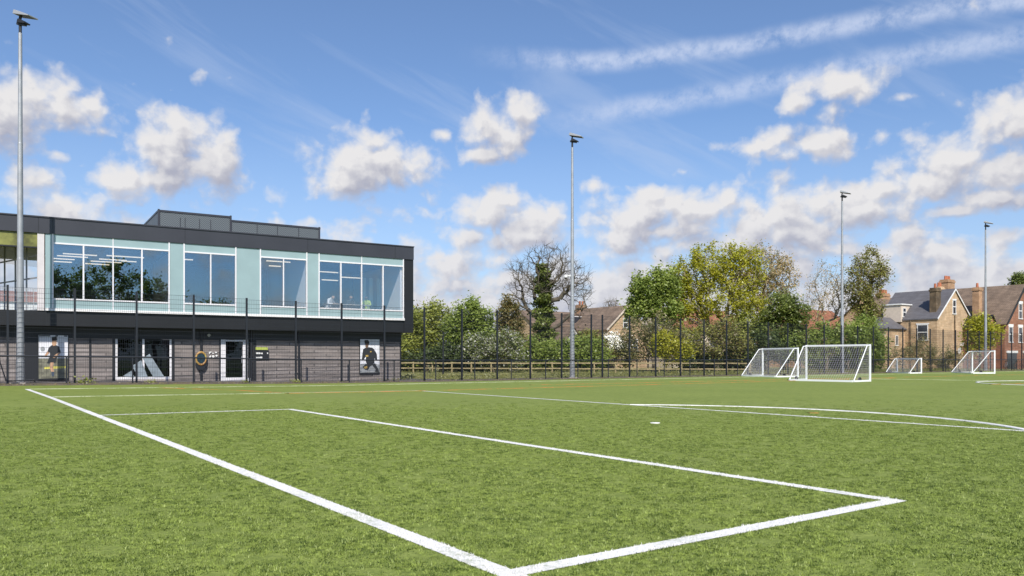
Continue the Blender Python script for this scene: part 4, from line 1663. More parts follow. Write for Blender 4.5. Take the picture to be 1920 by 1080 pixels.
def grow(base, trunk, pts, bf):
    """Grow a branching tree from the trunk polyline through the crown points."""
    nodes = [np.array(p, float) for p in trunk]
    par = [-1] + list(range(len(trunk) - 1))
    path = [0.0]
    for i in range(1, len(nodes)):
        path.append(path[-1] + np.linalg.norm(nodes[i] - nodes[i - 1]))
    N = len(pts)
    st = max(1, len(trunk) // 2 - 1)
    best = np.full(N, 1e9)
    bp = np.zeros(N, int)
    for k in range(st, len(nodes)):
        c = np.linalg.norm(pts - nodes[k], axis=1)
        c = c + bf * path[k] + np.where(pts[:, 2] < nodes[k][2] - 0.2, 1.5, 0)
        u = c < best
        best[u] = c[u]
        bp[u] = k
    done = np.zeros(N, bool)
    for _ in range(N):
        i = int(np.argmin(np.where(done, 1e9, best)))
        done[i] = True
        p = bp[i]
        nodes.append(pts[i])
        par.append(p)
        path.append(path[p] + np.linalg.norm(pts[i] - nodes[p]))
        k = len(nodes) - 1
        c = np.linalg.norm(pts - pts[i], axis=1) + bf * path[k]
        u = (c < best) & ~done
        best[u] = c[u]
        bp[u] = k
    return np.array(nodes), np.array(par)


def tree(name, label, cat, base, trunk_top, blobs, npts, leaves, leaf_size, leaf_m, bark_m, tr, group=None, bf=0.35, twig=0.012,
         spread=0.45, lean=(0, 0), ivy=None, bare=False, trunk_name='trunk', cover=1.0, jitter=0.10, texp=2.35, fill=0.55):
    """blobs: (dx, dy, z, rx, ry, rz) ellipsoids of the crown, relative to the base."""
    root = thing(name, label, cat, base, 0, group)
    vol = np.array([b[3] * b[4] * b[5] for b in blobs])
    vol = vol ** 0.8 / (vol ** 0.8).sum()
    P_ = []
    for b, v in zip(blobs, vol):
        k = max(3, int(npts * v))
        q = RNG.normal(size=(k, 3))
        q /= np.linalg.norm(q, axis=1, keepdims=True)
        q *= RNG.uniform(0.25 if fill > 0.5 else 0.02, 1.0, size=(k, 1)) ** fill
        P_.append(q * np.array(b[3:6]) + np.array(b[0:3]))
    pts = np.concatenate(P_)
    pts = pts[pts[:, 2] > 0.15]
    nt = 6
    trunk = [(lean[0] * (i / nt) ** 1.5 + random.uniform(-.05, .05) * (i > 0), lean[1] * i / nt + random.uniform(-.05, .05) * (i > 0), trunk_top * i / nt - 0.1 * (i == 0)) for i in range(nt + 1)]
    nodes, par = grow(base, trunk, pts, bf)
    n = len(nodes)
    acc = np.zeros(n)
    kids = np.zeros(n, int)
    for i in range(n - 1, 0, -1):
        if kids[i] == 0:
            acc[i] = twig ** texp
        acc[par[i]] += acc[i] * 1.03
        kids[par[i]] += 1
    rad = acc ** (1 / texp)
    rad *= 1.0
    sc = tr / max(rad[0], 1e-4)
    rad = np.where(rad > twig * 1.01, twig + (rad - twig) * max(0.2, (tr - twig) / max(rad[0] - twig, 1e-4)), twig)
    e = np.arange(1, n)
    A, B = nodes[par[e]], nodes[e]
    mid = (A + B) / 2 + RNG.normal(size=A.shape) * jitter * np.linalg.norm(B - A, axis=1, keepdims=True)
    rm = np.where(kids[e] > 0, rad[e], twig * 0.8)
    ra_ = np.minimum(rad[par[e]], rm * 1.6)
    P0, P1 = np.concatenate([A, mid]), np.concatenate([mid, B])
    R0 = np.concatenate([ra_, (ra_ + rm) / 2])
    R1 = np.concatenate([(ra_ + rm) / 2, rm])
    thick = (R0 > twig * 1.9)
    Vv, Fq = tubes_np(P0[thick], P1[thick], R0[thick], R1[thick], 7)
    np_mesh(trunk_name, Vv, Fq, bark_m, root, smooth=True)
    thin = ~thick
    if bare:
        # side twigs along the thin branches
        S0, S1 = [P0[thin]], [P1[thin]]
        r0, r1 = [R0[thin]], [R1[thin]]
        for rep in range(3):
            k = RNG.uniform(0.2, 1.0, size=(thin.sum(), 1))
            o_ = P0[thin] + (P1[thin] - P0[thin]) * k
            dr = (P1[thin] - P0[thin])
            ln = np.linalg.norm(dr, axis=1, keepdims=True)
            dr = dr / np.maximum(ln, 1e-5) + RNG.normal(size=dr.shape) * 0.75
            dr[:, 2] += 0.15
            en = o_ + dr / np.linalg.norm(dr, axis=1, keepdims=True) * RNG.uniform(0.35, 1.1, size=(len(o_), 1))
            S0.append(o_)
            S1.append(en)
            r0.append(np.full(len(o_), twig * 0.6))
            r1.append(np.full(len(o_), twig * 0.35))
        Vv, Fq = tubes_np(np.concatenate(S0), np.concatenate(S1), np.concatenate(r0), np.concatenate(r1), 3)
        np_mesh('crown', Vv, Fq, bark_m, root)
    else:
        if thin.any():
            Vv, Fq = tubes_np(P0[thin], P1[thin], R0[thin], R1[thin], 3)
            np_mesh('twigs', Vv, Fq, bark_m, root)
    if leaves and leaf_m:
        leaves = int(leaves * 1.5)
        src = nodes[(rad < twig * 4)]
        if cover < 1:
            src = src[RNG.random(len(src)) < cover]
        idx = RNG.integers(0, len(src), leaves)
        C = src[idx] + RNG.normal(size=(leaves, 3)) * spread * RNG.uniform(0.3, 1.2, size=(leaves, 1))
        C = C[C[:, 2] > 0.05]
        Vv, Fq = leaf_quads(C, leaf_size * 0.80)
        np_mesh('foliage' if bare else 'crown', Vv, Fq, leaf_m, root)
    if ivy:
        (h0, h1, r_, cnt, im, isz) = ivy
        z = RNG.uniform(h0, h1, cnt)
        an = RNG.uniform(0, 2 * np.pi, cnt)
        lump = 0.75 + 0.5 * np.sin(z * 2.3 + an * 2) * 0.5 + 0.25 * np.sin(z * 5.1 - an)
        prof = r_ * (1.0 - 0.55 * (z - h0) / (h1 - h0)) * lump * RNG.uniform(0.5, 1.1, cnt)
        lx = lean[0] * np.clip(z / trunk_top, 0, 1.2) ** 1.5
        C = np.stack([lx + prof * np.cos(an), prof * np.sin(an), z], axis=1)
        Vv, Fq = leaf_quads(C, isz)
        np_mesh('ivy', Vv, Fq, im, root)
    return root


LM = {
    'spring': leaf_mat('spring_leaf', (0.100, 0.118, 0.022), (0.235, 0.245, 0.055)),
    'yellow': leaf_mat('yellow_green_leaf', (0.132, 0.138, 0.010), (0.285, 0.270, 0.026)),
    'mid': leaf_mat('mid_leaf', (0.078, 0.110, 0.020), (0.195, 0.230, 0.052)),
    'olive': leaf_mat('olive_leaf', (0.090, 0.096, 0.022), (0.20, 0.195, 0.050), (0.23, 0.17, 0.07)),
    'dark': leaf_mat('dark_leaf', (0.022, 0.034, 0.012), (0.070, 0.090, 0.026)),
    'ivy': leaf_mat('ivy_leaf', (0.036, 0.054, 0.012), (0.150, 0.175, 0.040)),
    'bud': leaf_mat('bud_leaf', (0.20, 0.145, 0.075), (0.33, 0.26, 0.13), (0.21, 0.22, 0.05)),
    'brown': leaf_mat('brown_leaf', (0.105, 0.090, 0.040), (0.20, 0.175, 0.075), (0.13, 0.16, 0.04)),
    'conifer': leaf_mat('conifer_leaf', (0.085, 0.070, 0.025), (0.19, 0.150, 0.055), (0.11, 0.13, 0.03)),
    'blossom': leaf_mat('blossom_leaf', (0.070, 0.085, 0.030), (0.15, 0.17, 0.05), (0.62, 0.60, 0.52)),
    'white': leaf_mat('white_blossom', (0.55, 0.54, 0.52), (0.78, 0.77, 0.74), (0.30, 0.30, 0.15)),
}


def base_at(px, Y, z=-0.06):
    return Vector(((px - 960) / F * Y, Y, z))


def blobs_px(px0, Y, items):
    """items: (cx, cy, rx, ry) in the photo's columns and rows at depth Y -> crown ellipsoids."""
    k = Y / F
    out = []
    for it in items:
        cx, cy, rx, ry = it[:4]
        dy = it[4] if len(it) > 4 else 0.0
        out.append(((cx - px0) * k, dy, (HOR - cy) * k + CH + 0.06, rx * k, max(rx, ry) * k * 0.9, ry * k))
    return out


def ptree(name, label, cat, px, Y, top_py, items, **kw):
    tt = (HOR - top_py) / F * Y + CH
    return tree(name, label, cat, base_at(px, Y), tt, blobs_px(px, Y, items), **kw)


GRP = 'trees and bushes beyond the fence'
# left block of spring trees
ptree('leafy_tree', 'bright spring green bushy tree right beside the corner of the clubhouse', 'tree', 800, 78, 640,
      [(790, 610, 40, 40), (820, 592, 30, 28), (775, 650, 30, 35), (812, 640, 40, 36)], npts=230, leaves=9500, leaf_size=0.17, leaf_m=LM['spring'],
      bark_m=M['bark_pale'], tr=0.14, spread=0.40, group=GRP)
ptree('leafy_tree', 'bright green rounded tree with upright shoots between clubhouse and brown conifer', 'tree', 880, 76, 640,
      [(880, 590, 32, 30), (905, 610, 26, 30), (860, 620, 30, 36), (888, 640, 40, 36)], npts=230, leaves=9500, leaf_size=0.17, leaf_m=LM['mid'],
      bark_m=M['bark'], tr=0.14, spread=0.38, group=GRP)
ptree('leafy_tree', 'olive green thin tree close behind the black clubhouse end wall', 'tree', 765, 84, 650,
      [(765, 620, 24, 50), (780, 655, 30, 34)], npts=110, leaves=4200, leaf_size=0.17, leaf_m=LM['olive'], bark_m=M['bark_pale'], tr=0.1, spread=0.5, group=GRP)
ptree('flowering_bush', 'dark bush flecked with white blossom in front of the brown conifer', 'bush', 925, 73, 672,
      [(905, 655, 36, 26), (945, 650, 36, 30), (965, 668, 26, 20)], npts=150, leaves=5200, leaf_size=0.14, leaf_m=LM['blossom'], bark_m=M['bark'], tr=0.07,
      spread=0.35, group=GRP, trunk_name='stem')
ptree('dark_bush', 'dark green low bush under the spring green trees beside the clubhouse', 'bush', 830, 74, 678,
      [(800, 672, 40, 16), (850, 668, 44, 20), (885, 674, 30, 16)], npts=120, leaves=5200, leaf_size=0.16, leaf_m=LM['dark'], bark_m=M['bark'], tr=0.05,
      spread=0.3, group=GRP, trunk_name='stem')
# brown conifer
ptree('conifer', 'brown green pointed conifer left of the bare oak', 'tree', 953, 80, 560,
      [(953, 655, 40, 34), (953, 620, 30, 34), (953, 590, 21, 30), (953, 564, 11, 18)], npts=280, leaves=11000, leaf_size=0.13, leaf_m=LM['conifer'],
      bark_m=M['bark'], tr=0.16, spread=0.28, group=GRP, bf=0.1)
# bare oak with ivy
ptree('bare_oak', 'big leafless oak with ivy clad trunk and wide twisting branches', 'tree', 1019, 82, 548,
      [(1020, 520, 58, 62), (985, 525, 34, 48), (1068, 525, 42, 44), (1085, 555, 30, 44), (975, 565, 24, 34), (1030, 480, 40, 28)],
      npts=480, leaves=0, leaf_size=0.1, leaf_m=None, bark_m=M['bark_dark'], tr=0.58, bf=0.40, twig=0.022, texp=2.05, bare=True, group=GRP, jitter=0.10, fill=0.42,
      ivy=(0.0, 11.0, 1.75, 7200, LM['ivy'], 0.17))
ptree('ivy_bush', 'bright green ivy bush at the foot of the bare oak', 'bush', 1040, 77, 676,
      [(1005, 660, 34, 26), (1050, 662, 44, 26), (1095, 655, 34, 30), (1120, 668, 26, 18)], npts=190, leaves=8000, leaf_size=0.16, leaf_m=LM['mid'],
      bark_m=M['bark'], tr=0.06, spread=0.36, group=GRP, trunk_name='stem')
ptree('blossom_tree', 'small white blossom tree in front of the pale brick gable', 'tree', 1152, 92, 660,
      [(1150, 642, 20, 18), (1165, 652, 16, 14)], npts=70, leaves=2400, leaf_size=0.16, leaf_m=LM['white'], bark_m=M['bark'], tr=0.08, spread=0.35, group=GRP)
# main clump on the right of the centre mast
ptree('leafy_tree', 'fresh green tree at the left edge of the big central clump', 'tree', 1225, 80, 600,
      [(1215, 545, 36, 38), (1245, 535, 32, 32), (1200, 580, 26, 30), (1240, 580, 40, 32)], npts=250, leaves=9000, leaf_size=0.19, leaf_m=LM['mid'],
      bark_m=M['bark'], tr=0.2, spread=0.40, group=GRP)
ptree('leafy_tree', 'tallest yellow green tree in the middle of the central clump', 'tree', 1345, 82, 615,
      [(1310, 510, 52, 42), (1345, 490, 60, 38), (1395, 505, 44, 46), (1290, 560, 40, 40), (1350, 560, 70, 40), (1270, 535, 30, 36), (1295, 600, 50, 34), (1400, 590, 52, 42)], npts=760, leaves=17500,
      leaf_size=0.15, leaf_m=LM['yellow'], bark_m=M['bark_pale'], tr=0.36, spread=0.33, group=GRP, bf=0.5, cover=0.75, twig=0.018)
ptree('budding_tree', 'pale brown budding tree with open crown at right of the yellow green tree', 'tree', 1430, 86, 610,
      [(1430, 500, 48, 48), (1465, 520, 30, 46), (1400, 545, 50, 44), (1450, 570, 44, 36)], npts=560, leaves=8000, leaf_size=0.13, leaf_m=LM['bud'],
      bark_m=M['bark_pale'], tr=0.3, spread=0.35, group=GRP, bf=0.5, cover=0.7, twig=0.018)
ptree('holly_tree', 'dense dark green tree behind the white goals', 'tree', 1470, 78, 640,
      [(1468, 580, 32, 40), (1490, 600, 26, 40), (1450, 620, 36, 36), (1475, 650, 40, 34)], npts=260, leaves=9500, leaf_size=0.16, leaf_m=LM['ivy'],
      bark_m=M['bark'], tr=0.2, spread=0.38, group=GRP)
ptree('dark_bush', 'brown green tangled bush below the fresh green tree', 'bush', 1215, 74, 665,
      [(1195, 635, 34, 40), (1235, 628, 36, 44), (1265, 650, 30, 34)], npts=260, leaves=5200, leaf_size=0.13, leaf_m=LM['brown'], bark_m=M['bark'], tr=0.09,
      spread=0.38, group=GRP, trunk_name='stem', twig=0.018)
ptree('yellow_bush', 'small bright yellow green bush between fence posts below the central clump', 'bush', 1250, 70, 672,
      [(1250, 645, 26, 26), (1275, 660, 22, 20)], npts=100, leaves=3600, leaf_size=0.13, leaf_m=LM['yellow'], bark_m=M['bark'], tr=0.05, spread=0.3, group=GRP, trunk_name='stem')
ptree('yellow_bush', 'olive yellow bush below the tallest yellow green tree', 'bush', 1345, 73, 668,
      [(1330, 640, 36, 36), (1365, 625, 28, 34), (1390, 655, 24, 24)], npts=200, leaves=4200, leaf_size=0.13, leaf_m=LM['olive'], bark_m=M['bark_pale'], tr=0.07,
      spread=0.35, group=GRP, trunk_name='stem', twig=0.016)
ptree('dark_bush', 'dark hedge mass behind the second white goal', 'bush', 1420, 74, 672,
      [(1400, 668, 40, 18), (1440, 655, 34, 30), (1370, 674, 30, 12), (1310, 676, 40, 12)], npts=170, leaves=6500, leaf_size=0.16, leaf_m=LM['dark'], bark_m=M['bark'],
      tr=0.06, spread=0.3, group=GRP, trunk_name='stem')
ptree('leafy_bush', 'green bush hiding the wall between the white blossom tree and the centre mast', 'bush', 1108, 84, 665,
      [(1100, 645, 26, 26), (1125, 655, 22, 24), (1172, 668, 26, 20)], npts=150, leaves=5200, leaf_size=0.15, leaf_m=LM['olive'], bark_m=M['bark'], tr=0.07,
      spread=0.34, group=GRP, trunk_name='stem')
ptree('leafy_bush', 'loose green bush against the cream house below the tallest yellow green tree', 'bush', 1310, 80, 660,
      [(1290, 645, 30, 30), (1385, 640, 30, 34), (1405, 612, 28, 34)], npts=170, leaves=5600, leaf_size=0.14, leaf_m=LM['spring'], bark_m=M['bark_pale'], tr=0.08,
      spread=0.34, group=GRP, trunk_name='stem')
# right of the clump
ptree('budding_tree', 'slim pale twiggy tree just left of the third mast', 'tree', 1550, 90, 620,
      [(1550, 540, 36, 54), (1525, 580, 26, 36), (1575, 560, 24, 46)], npts=300, leaves=2200, leaf_size=0.11, leaf_m=LM['bud'], bark_m=M['bark_pale'], tr=0.16,
      spread=0.35, group=GRP, bf=0.5, twig=0.017)
ptree('ivy_tree', 'ragged olive tree with dark ivy trunk right of the third mast', 'tree', 1628, 86, 545,
      [(1632, 500, 32, 34), (1610, 530, 26, 40), (1650, 520, 18, 30), (1628, 570, 30, 40)], npts=300, leaves=6200, leaf_size=0.14, leaf_m=LM['olive'], bark_m=M['bark'],
      tr=0.2, spread=0.34, group=GRP, cover=0.8, ivy=(0.0, 8.5, 1.2, 3000, LM['ivy'], 0.17))
ptree('leafy_bush', 'leafy bright green bush behind the largest goal', 'bush', 1590, 76, 655,
      [(1545, 640, 30, 36), (1590, 640, 34, 40), (1625, 635, 28, 46), (1640, 665, 20, 26), (1500, 650, 26, 30)], npts=300, leaves=10500, leaf_size=0.16, leaf_m=LM['mid'],
      bark_m=M['bark'], tr=0.09, spread=0.38, group=GRP, trunk_name='stem')
ptree('bramble', 'tangled brown bramble against the yellow brick house', 'bush', 1740, 86, 678,
      [(1690, 668, 26, 20), (1730, 660, 28, 30), (1765, 668, 26, 22), (1790, 675, 20, 14)], npts=240, leaves=3600, leaf_size=0.11, leaf_m=LM['brown'], bark_m=M['bark'], tr=0.05,
      spread=0.32, group=GRP, trunk_name='stem', twig=0.016)
ptree('leafy_tree', 'small yellow green tree between the yellow brick and red brick houses', 'tree', 1838, 92, 640,
      [(1835, 615, 24, 26), (1855, 628, 22, 24), (1825, 640, 18, 24)], npts=150, leaves=4200, leaf_size=0.15, leaf_m=LM['yellow'], bark_m=M['bark'], tr=0.09, spread=0.36, group=GRP)
ptree('cedar', 'dark green cedar with flat branches at the right edge above the red brick house', 'tree', 1945, 112, 560,
      [(1920, 535, 26, 8), (1895, 548, 20, 5), (1940, 520, 40, 10), (1950, 555, 45, 10), (1950, 590, 45, 12)], npts=200, leaves=7000, leaf_size=0.20, leaf_m=LM['ivy'], bark_m=M['bark'],
      tr=0.4, spread=0.3, group=GRP)
ptree('bare_tree', 'tiny distant leafless tree above the pale brick roofs', 'tree', 1147, 135, 600,
      [(1147, 572, 14, 14), (1135, 582, 10, 10)], npts=70, leaves=0, leaf_size=0.1, leaf_m=None, bark_m=M['bark'], tr=0.15, bare=True, twig=0.025, group=GRP)
# hedge bank closing the view low down, individual clumps
for i, (px, Y, w_, h_) in enumerate(((745, 80, 60, 30), (880, 84, 60, 26), (990, 88, 60, 24), (1095, 88, 50, 22), (1330, 88, 70, 26), (1560, 92, 60, 26))):
    ptree('hedge_clump', ('low dark hedge clump beside the clubhouse end', 'low dark hedge clump behind the bright green rounded tree',
                          'low dark hedge clump behind the bare oak trunk', 'low dark hedge clump below the pale brick houses',
                          'low dark hedge clump below the tallest yellow green tree', 'low dark hedge clump behind the leafy bright bush')[i], 'hedge', px, Y, 682,
          [(px - w_ * .4, 684, w_ * .5, h_ * .7), (px + w_ * .4, 682, w_ * .5, h_ * .8)], npts=110, leaves=4000, leaf_size=0.20, leaf_m=LM['dark'], bark_m=M['bark'],
          tr=0.05, spread=0.35, group=GRP, trunk_name='stem')
# trees across the pitch behind the photographer (mirrored in the upstairs glass)
for i, (x, y, h) in enumerate(((28, -38, 16), (37, -36, 17.5), (47, -38, 15), (58, -36, 12), (84, -36, 14), (97, -30, 13))):
    lv = i < 4
    tree('far_side_tree', ('broad tree behind the photographer mirrored in upstairs glass', 'leafless tree behind the photographer mirrored in upstairs glass')[0 if lv else 1],
         'tree', Vector((x, y, -0.06)), h * 0.5,
         [(0, 0, h * 0.62, h * 0.3, h * 0.3, h * 0.34), (h * .15, 0, h * 0.4, h * 0.25, h * 0.25, h * 0.22)], npts=160, leaves=6500 if lv else 0, leaf_size=0.30,
         leaf_m=LM['ivy'] if lv else None, bark_m=M['bark'], tr=0.3, spread=0.6, bare=not lv, twig=0.03,
         group='leafy trees behind the photographer' if lv else 'leafless trees behind the photographer')


# ------------------------------------------------------------------ houses
def roof_gable(b, x0, x1, y0, y1, eave, ridge, axis, ov=0.25, th=0.14):
    """two pitched slabs; axis 'y': ridge along y, 'x': ridge along x."""
    if axis == 'y':
        c = (x0 + x1) / 2
        sl = (ridge - eave) / (c - x0)
        ex = ov
        for s, xe in ((-1, x0), (1, x1)):
            poly = [(xe + s * ex, eave - sl * ex), (c, ridge), (c, ridge + th), (xe + s * ex, eave - sl * ex + th)]
            b.prism(poly if s < 0 else poly[::-1], y0 - ov, y1 + ov)
    else:
        c = (y0 + y1) / 2
        sl = (ridge - eave) / (c - y0)
        for s, ye in ((-1, y0), (1, y1)):
            poly = [(ye + s * ov, eave - sl * ov), (c, ridge), (c, ridge + th), (ye + s * ov, eave - sl * ov + th)]
            b.prism_x(poly if s < 0 else poly[::-1], x0 - ov, x1 + ov)


def block(root, x0, x1, y0, y1, eave, ridge, axis, wall_m, roof_m, ov=0.25):
    w = MB()
    if axis == 'y':
        w.prism([(x0, -0.3), (x1, -0.3), (x1, eave), ((x0 + x1) / 2, ridge - 0.01), (x0, eave)], y0, y1)
    else:
        w.prism_x([(y0, -0.3), (y1, -0.3), (y1, eave), ((y0 + y1) / 2, ridge - 0.01), (y0, eave)], x0, x1)
    wo = w.build('wall', wall_m, root)
    r = MB()
    roof_gable(r, x0, x1, y0, y1, eave + 0.02, ridge + 0.02, axis, ov)
    r.build('roof', roof_m, root)
    return wo


def hwin(root, face, c, z, w, h, pos, arch=False, sash=True, lintel=None):
    """window on a -y face (face 'f', c = x, pos = y) or a -x face ('s', c = y, pos = x)."""
    f, p = MB(), MB()

    def bb(b, c0, c1, d0, d1, z0, z1):
        if face == 'f':
            b.box(c0, c1, pos + d0, pos + d1, z0, z1)
        else:
            b.box(pos + d0, pos + d1, c0, c1, z0, z1)
    t_ = 0.09
    bb(f, c - w / 2, c - w / 2 + t_, -0.05, 0.02, z, z + h)
    bb(f, c + w / 2 - t_, c + w / 2, -0.05, 0.02, z, z + h)
    bb(f, c - w / 2 + t_, c + w / 2 - t_, -0.05, 0.02, z + h - t_, z + h)
    bb(f, c - w / 2 - 0.08, c + w / 2 + 0.08, -0.09, 0.02, z - 0.10, z)
    if sash:
        bb(f, c - w / 2 + t_, c + w / 2 - t_, -0.045, 0.02, z + h / 2 - 0.05, z + h / 2 + 0.05)
    if lintel:
        bb(f, c - w / 2 - 0.12, c + w / 2 + 0.12, -0.06, 0.02, z + h, z + h + lintel)
    fo = f.build('window', M['white_paint'], root)
    if sash:
        bb(p, c - w / 2 + t_, c + w / 2 - t_, -0.02, 0.01, z, z + h / 2 - 0.051)
        bb(p, c - w / 2 + t_, c + w / 2 - t_, -0.02, 0.01, z + h / 2 + 0.051, z + h - t_)
    else:
        bb(p, c - w / 2 + t_, c + w / 2 - t_, -0.02, 0.01, z, z + h - t_)
    p.build('pane', M['house_glass'], fo)
    return fo


def chimney(root, x, y, w, d, z0, z1, pots, m=None):
    b = MB()
    b.box(x - w / 2, x + w / 2, y - d / 2, y + d / 2, z0, z1 - 0.45)
    b.box(x - w / 2 - 0.08, x + w / 2 + 0.08, y - d / 2 - 0.08, y + d / 2 + 0.08, z1 - 0.449, z1 - 0.2)
    b.box(x - w / 2, x + w / 2, y - d / 2, y + d / 2, z1 - 0.199, z1)
    c = b.build('chimney', m or M['sooty_brick'], root)
    for i in range(pots):
        q = MB()
        xx = x + (i - (pots - 1) / 2) * (w / max(pots, 1)) * 0.85
        q.tube((xx, y, z1), (xx, y, z1 + 0.55), 0.17, 0.13, 10)
        q.build('chimney_pot', M['pot'], c)
    return c


def barge(root, x0, x1, y, eave, ridge, m, w=0.16, ov=0.25):
    b = MB()
    c = (x0 + x1) / 2
    sl = (ridge - eave) / (c - x0)
    for s, xe in ((-1, x0), (1, x1)):
        b.bar((xe + s * ov, y, eave - sl * ov + 0.06), (c, y, ridge + 0.06), 0.05, w)
    return b.build('bargeboard', m, root)


def house_at(name, label, px, Y, z=-0.06):
    return thing(name, label, 'house', base_at(px, Y, z), FIELD)


# yellow brick house with the slate roof
h = house_at('brick_house', 'yellow brick house with grey slate roof, tall gable and small dormer', 1757, 97)
W = 8.6
block(h, 0, W, 0, 7.5, 6.15, 9.85, 'y', M['yellow_brick'], M['slate'], 0.12)
barge(h, 0, W, -0.16, 6.15, 9.85, M['white_paint'], ov=0.12)
hwin(h, 'f', W / 2 - 0.1, 6.9, 0.85, 1.7, 0.0, lintel=0.12)
hwin(h, 's', 1.75, 3.6, 1.35, 1.9, 0.0, lintel=0.15)
hwin(h, 's', 5.6, 4.0, 0.5, 1.3, 0.0)
b = MB()
b.tube((-0.12, 3.2, 0), (-0.12, 3.2, 6.0), 0.06, n=8)
b.tube((W / 2 - 0.1, -0.1, 0), (W / 2 - 0.1, -0.1, 6.7), 0.06, n=8)
b.build('drainpipe', M['sooty_brick'], h)
b = MB()
b.box(W / 2 + 1.3, W / 2 + 1.7, -0.35, -0.001, 2.9, 3.3)
b.tube((W / 2 + 0.5, -0.4, 2.3), (W / 2 + 0.5, -0.32, 2.32), 0.38, n=16)
b.tube((W / 2 + 0.5, -0.33, 2.3), (W / 2 + 0.5, -0.001, 2.3), 0.04, n=8)
b.build('satellite_dish', M['render_white'], h)
chimney(h, 1.35, 0.9, 1.15, 0.8, 6.6, 10.0, 1, M['sooty_brick'])
chimney(h, W - 1.6, 3.2, 1.0, 0.8, 7.0, 10.6, 2, M['yellow_brick'])
w_ = MB()
w_.box(-4.6, -0.002, 4.0, 7.4, -0.3, 5.0)
w_.build('wall', M['yellow_brick'], h)
r_ = MB()
r_.face([(-4.9, 3.7, 4.95), (0, 3.7, 4.95), (0, 5.7, 6.5), (-3.0, 5.7, 6.5)])
r_.face([(-4.9, 7.7, 4.95), (-4.9, 3.7, 4.95), (-3.0, 5.7, 6.5)])
r_.face([(0, 7.7, 4.95), (-4.9, 7.7, 4.95), (-3.0, 5.7, 6.5), (0, 5.7, 6.5)])
r_.face([(-4.9, 3.7, 4.94), (-4.9, 7.7, 4.94), (0, 7.7, 4.94), (0, 3.7, 4.94)])
r_.build('roof', M['slate'], h)
hwin(h, 'f', -1.9, 3.0, 0.6, 1.2, 4.0, sash=False)
# dormer on the left slope
d_ = MB()
d_.box(-0.35, 2.0, 4.3, 6.6, 5.9, 8.05)
do_ = d_.build('dormer', M['render_cream'], h)
d_ = MB()
d_.box(-0.5, 2.1, 4.15, 6.75, 8.052, 8.2)
d_.build('dormer_roof', M['white_paint'], do_)
hwin(do_, 'f', 0.45, 6.6, 0.8, 1.1, 4.3)
# rear main range with brown roof
h2 = house_at('brick_house', 'tan brick house with brown tiled roof just behind the slate roofed house', 1676, 112)
block(h2, -1, 9.5, 0, 8, 6.4, 10.2, 'x', M['yellow_brick'], M['brown_tile'])
chimney(h2, 4.2, 4, 2.6, 0.7, 9.2, 10.9, 4, M['orange_brick'])
b = MB()
b.prism_x([(-0.3, 6.3), (0.1, 6.3), (4.2, 10.4), (4.0, 10.7), (3.7, 10.5)], 9.55, 9.9)
b.build('parapet', M['yellow_brick'], h2)

# brown tiled house between
h3 = house_at('brick_house', 'house with a long brown tiled roof and twin chimney between the gables', 1828, 112)
block(h3, 0, 14, 0, 9, 6.2, 11.4, 'x', M['red_brick'], M['brown_tile'])
chimney(h3, -0.4, 3.6, 1.9, 1.2, 6.0, 12.6, 3, M['orange_brick'])
b = MB()
b.box(5.5, 6.6, 0.95, 1.05, 8.0, 9.0)
so2 = b.build('rooflight', M['dark_frame'], h3)
so2.rotation_euler = (0, 0, 0)
b = MB()
b.prism_x([(-0.3, 6.1), (0.1, 6.1), (4.7, 11.5), (4.4, 11.9), (4.1, 11.6)], -0.35, -0.05)
b.build('parapet', M['orange_brick'], h3)

# red brick house at the right edge
h4 = house_at('brick_house', 'red brick house with white sash windows and black bargeboards at right edge', 1884, 99)
block(h4, 0, 9.6, 0, 8, 5.9, 10.6, 'y', M['red_brick'], M['brown_tile'], 0.45)
barge(h4, 0, 9.6, -0.5, 5.9, 10.6, M['black_paint'], w=0.3, ov=0.45)
hwin(h4, 'f', 1.6, 3.4, 1.1, 1.9, 0.0, lintel=0.3)
hwin(h4, 'f', 4.3, 3.4, 1.1, 1.9, 0.0, lintel=0.3)
hwin(h4, 'f', 4.3, 6.4, 1.0, 1.9, 0.0, lintel=0.3)
hwin(h4, 'f', 7.2, 3.4, 1.1, 1.9, 0.0, lintel=0.3)
b = MB()
b.box(0.4, 3.4, -0.12, 0.0, 2.0, 2.28)
b.box(5.0, 9.2, -0.12, 0.0, 2.0, 2.28)
b.build('white_band', M['white_paint'], h4)
b = MB()
b.box(0.6, 3.2, -0.06, 0.0, -0.2, 1.98)
b.box(5.2, 9.0, -0.06, 0.0, -0.2, 1.98)
b.build('bay_glazing', M['house_glass'], h4)
block(h4, -2.4, -0.01, 1.0, 6.0, 5.3, 6.6, 'y', M['red_brick'], M['black_paint'], 0.2)
hwin(h4, 'f', -1.2, 3.0, 1.2, 1.9, 1.0, lintel=0.25)
chimney(h4, 0.6, 3.5, 0.9, 0.8, 6.5, 10.4, 1, M['orange_brick'])

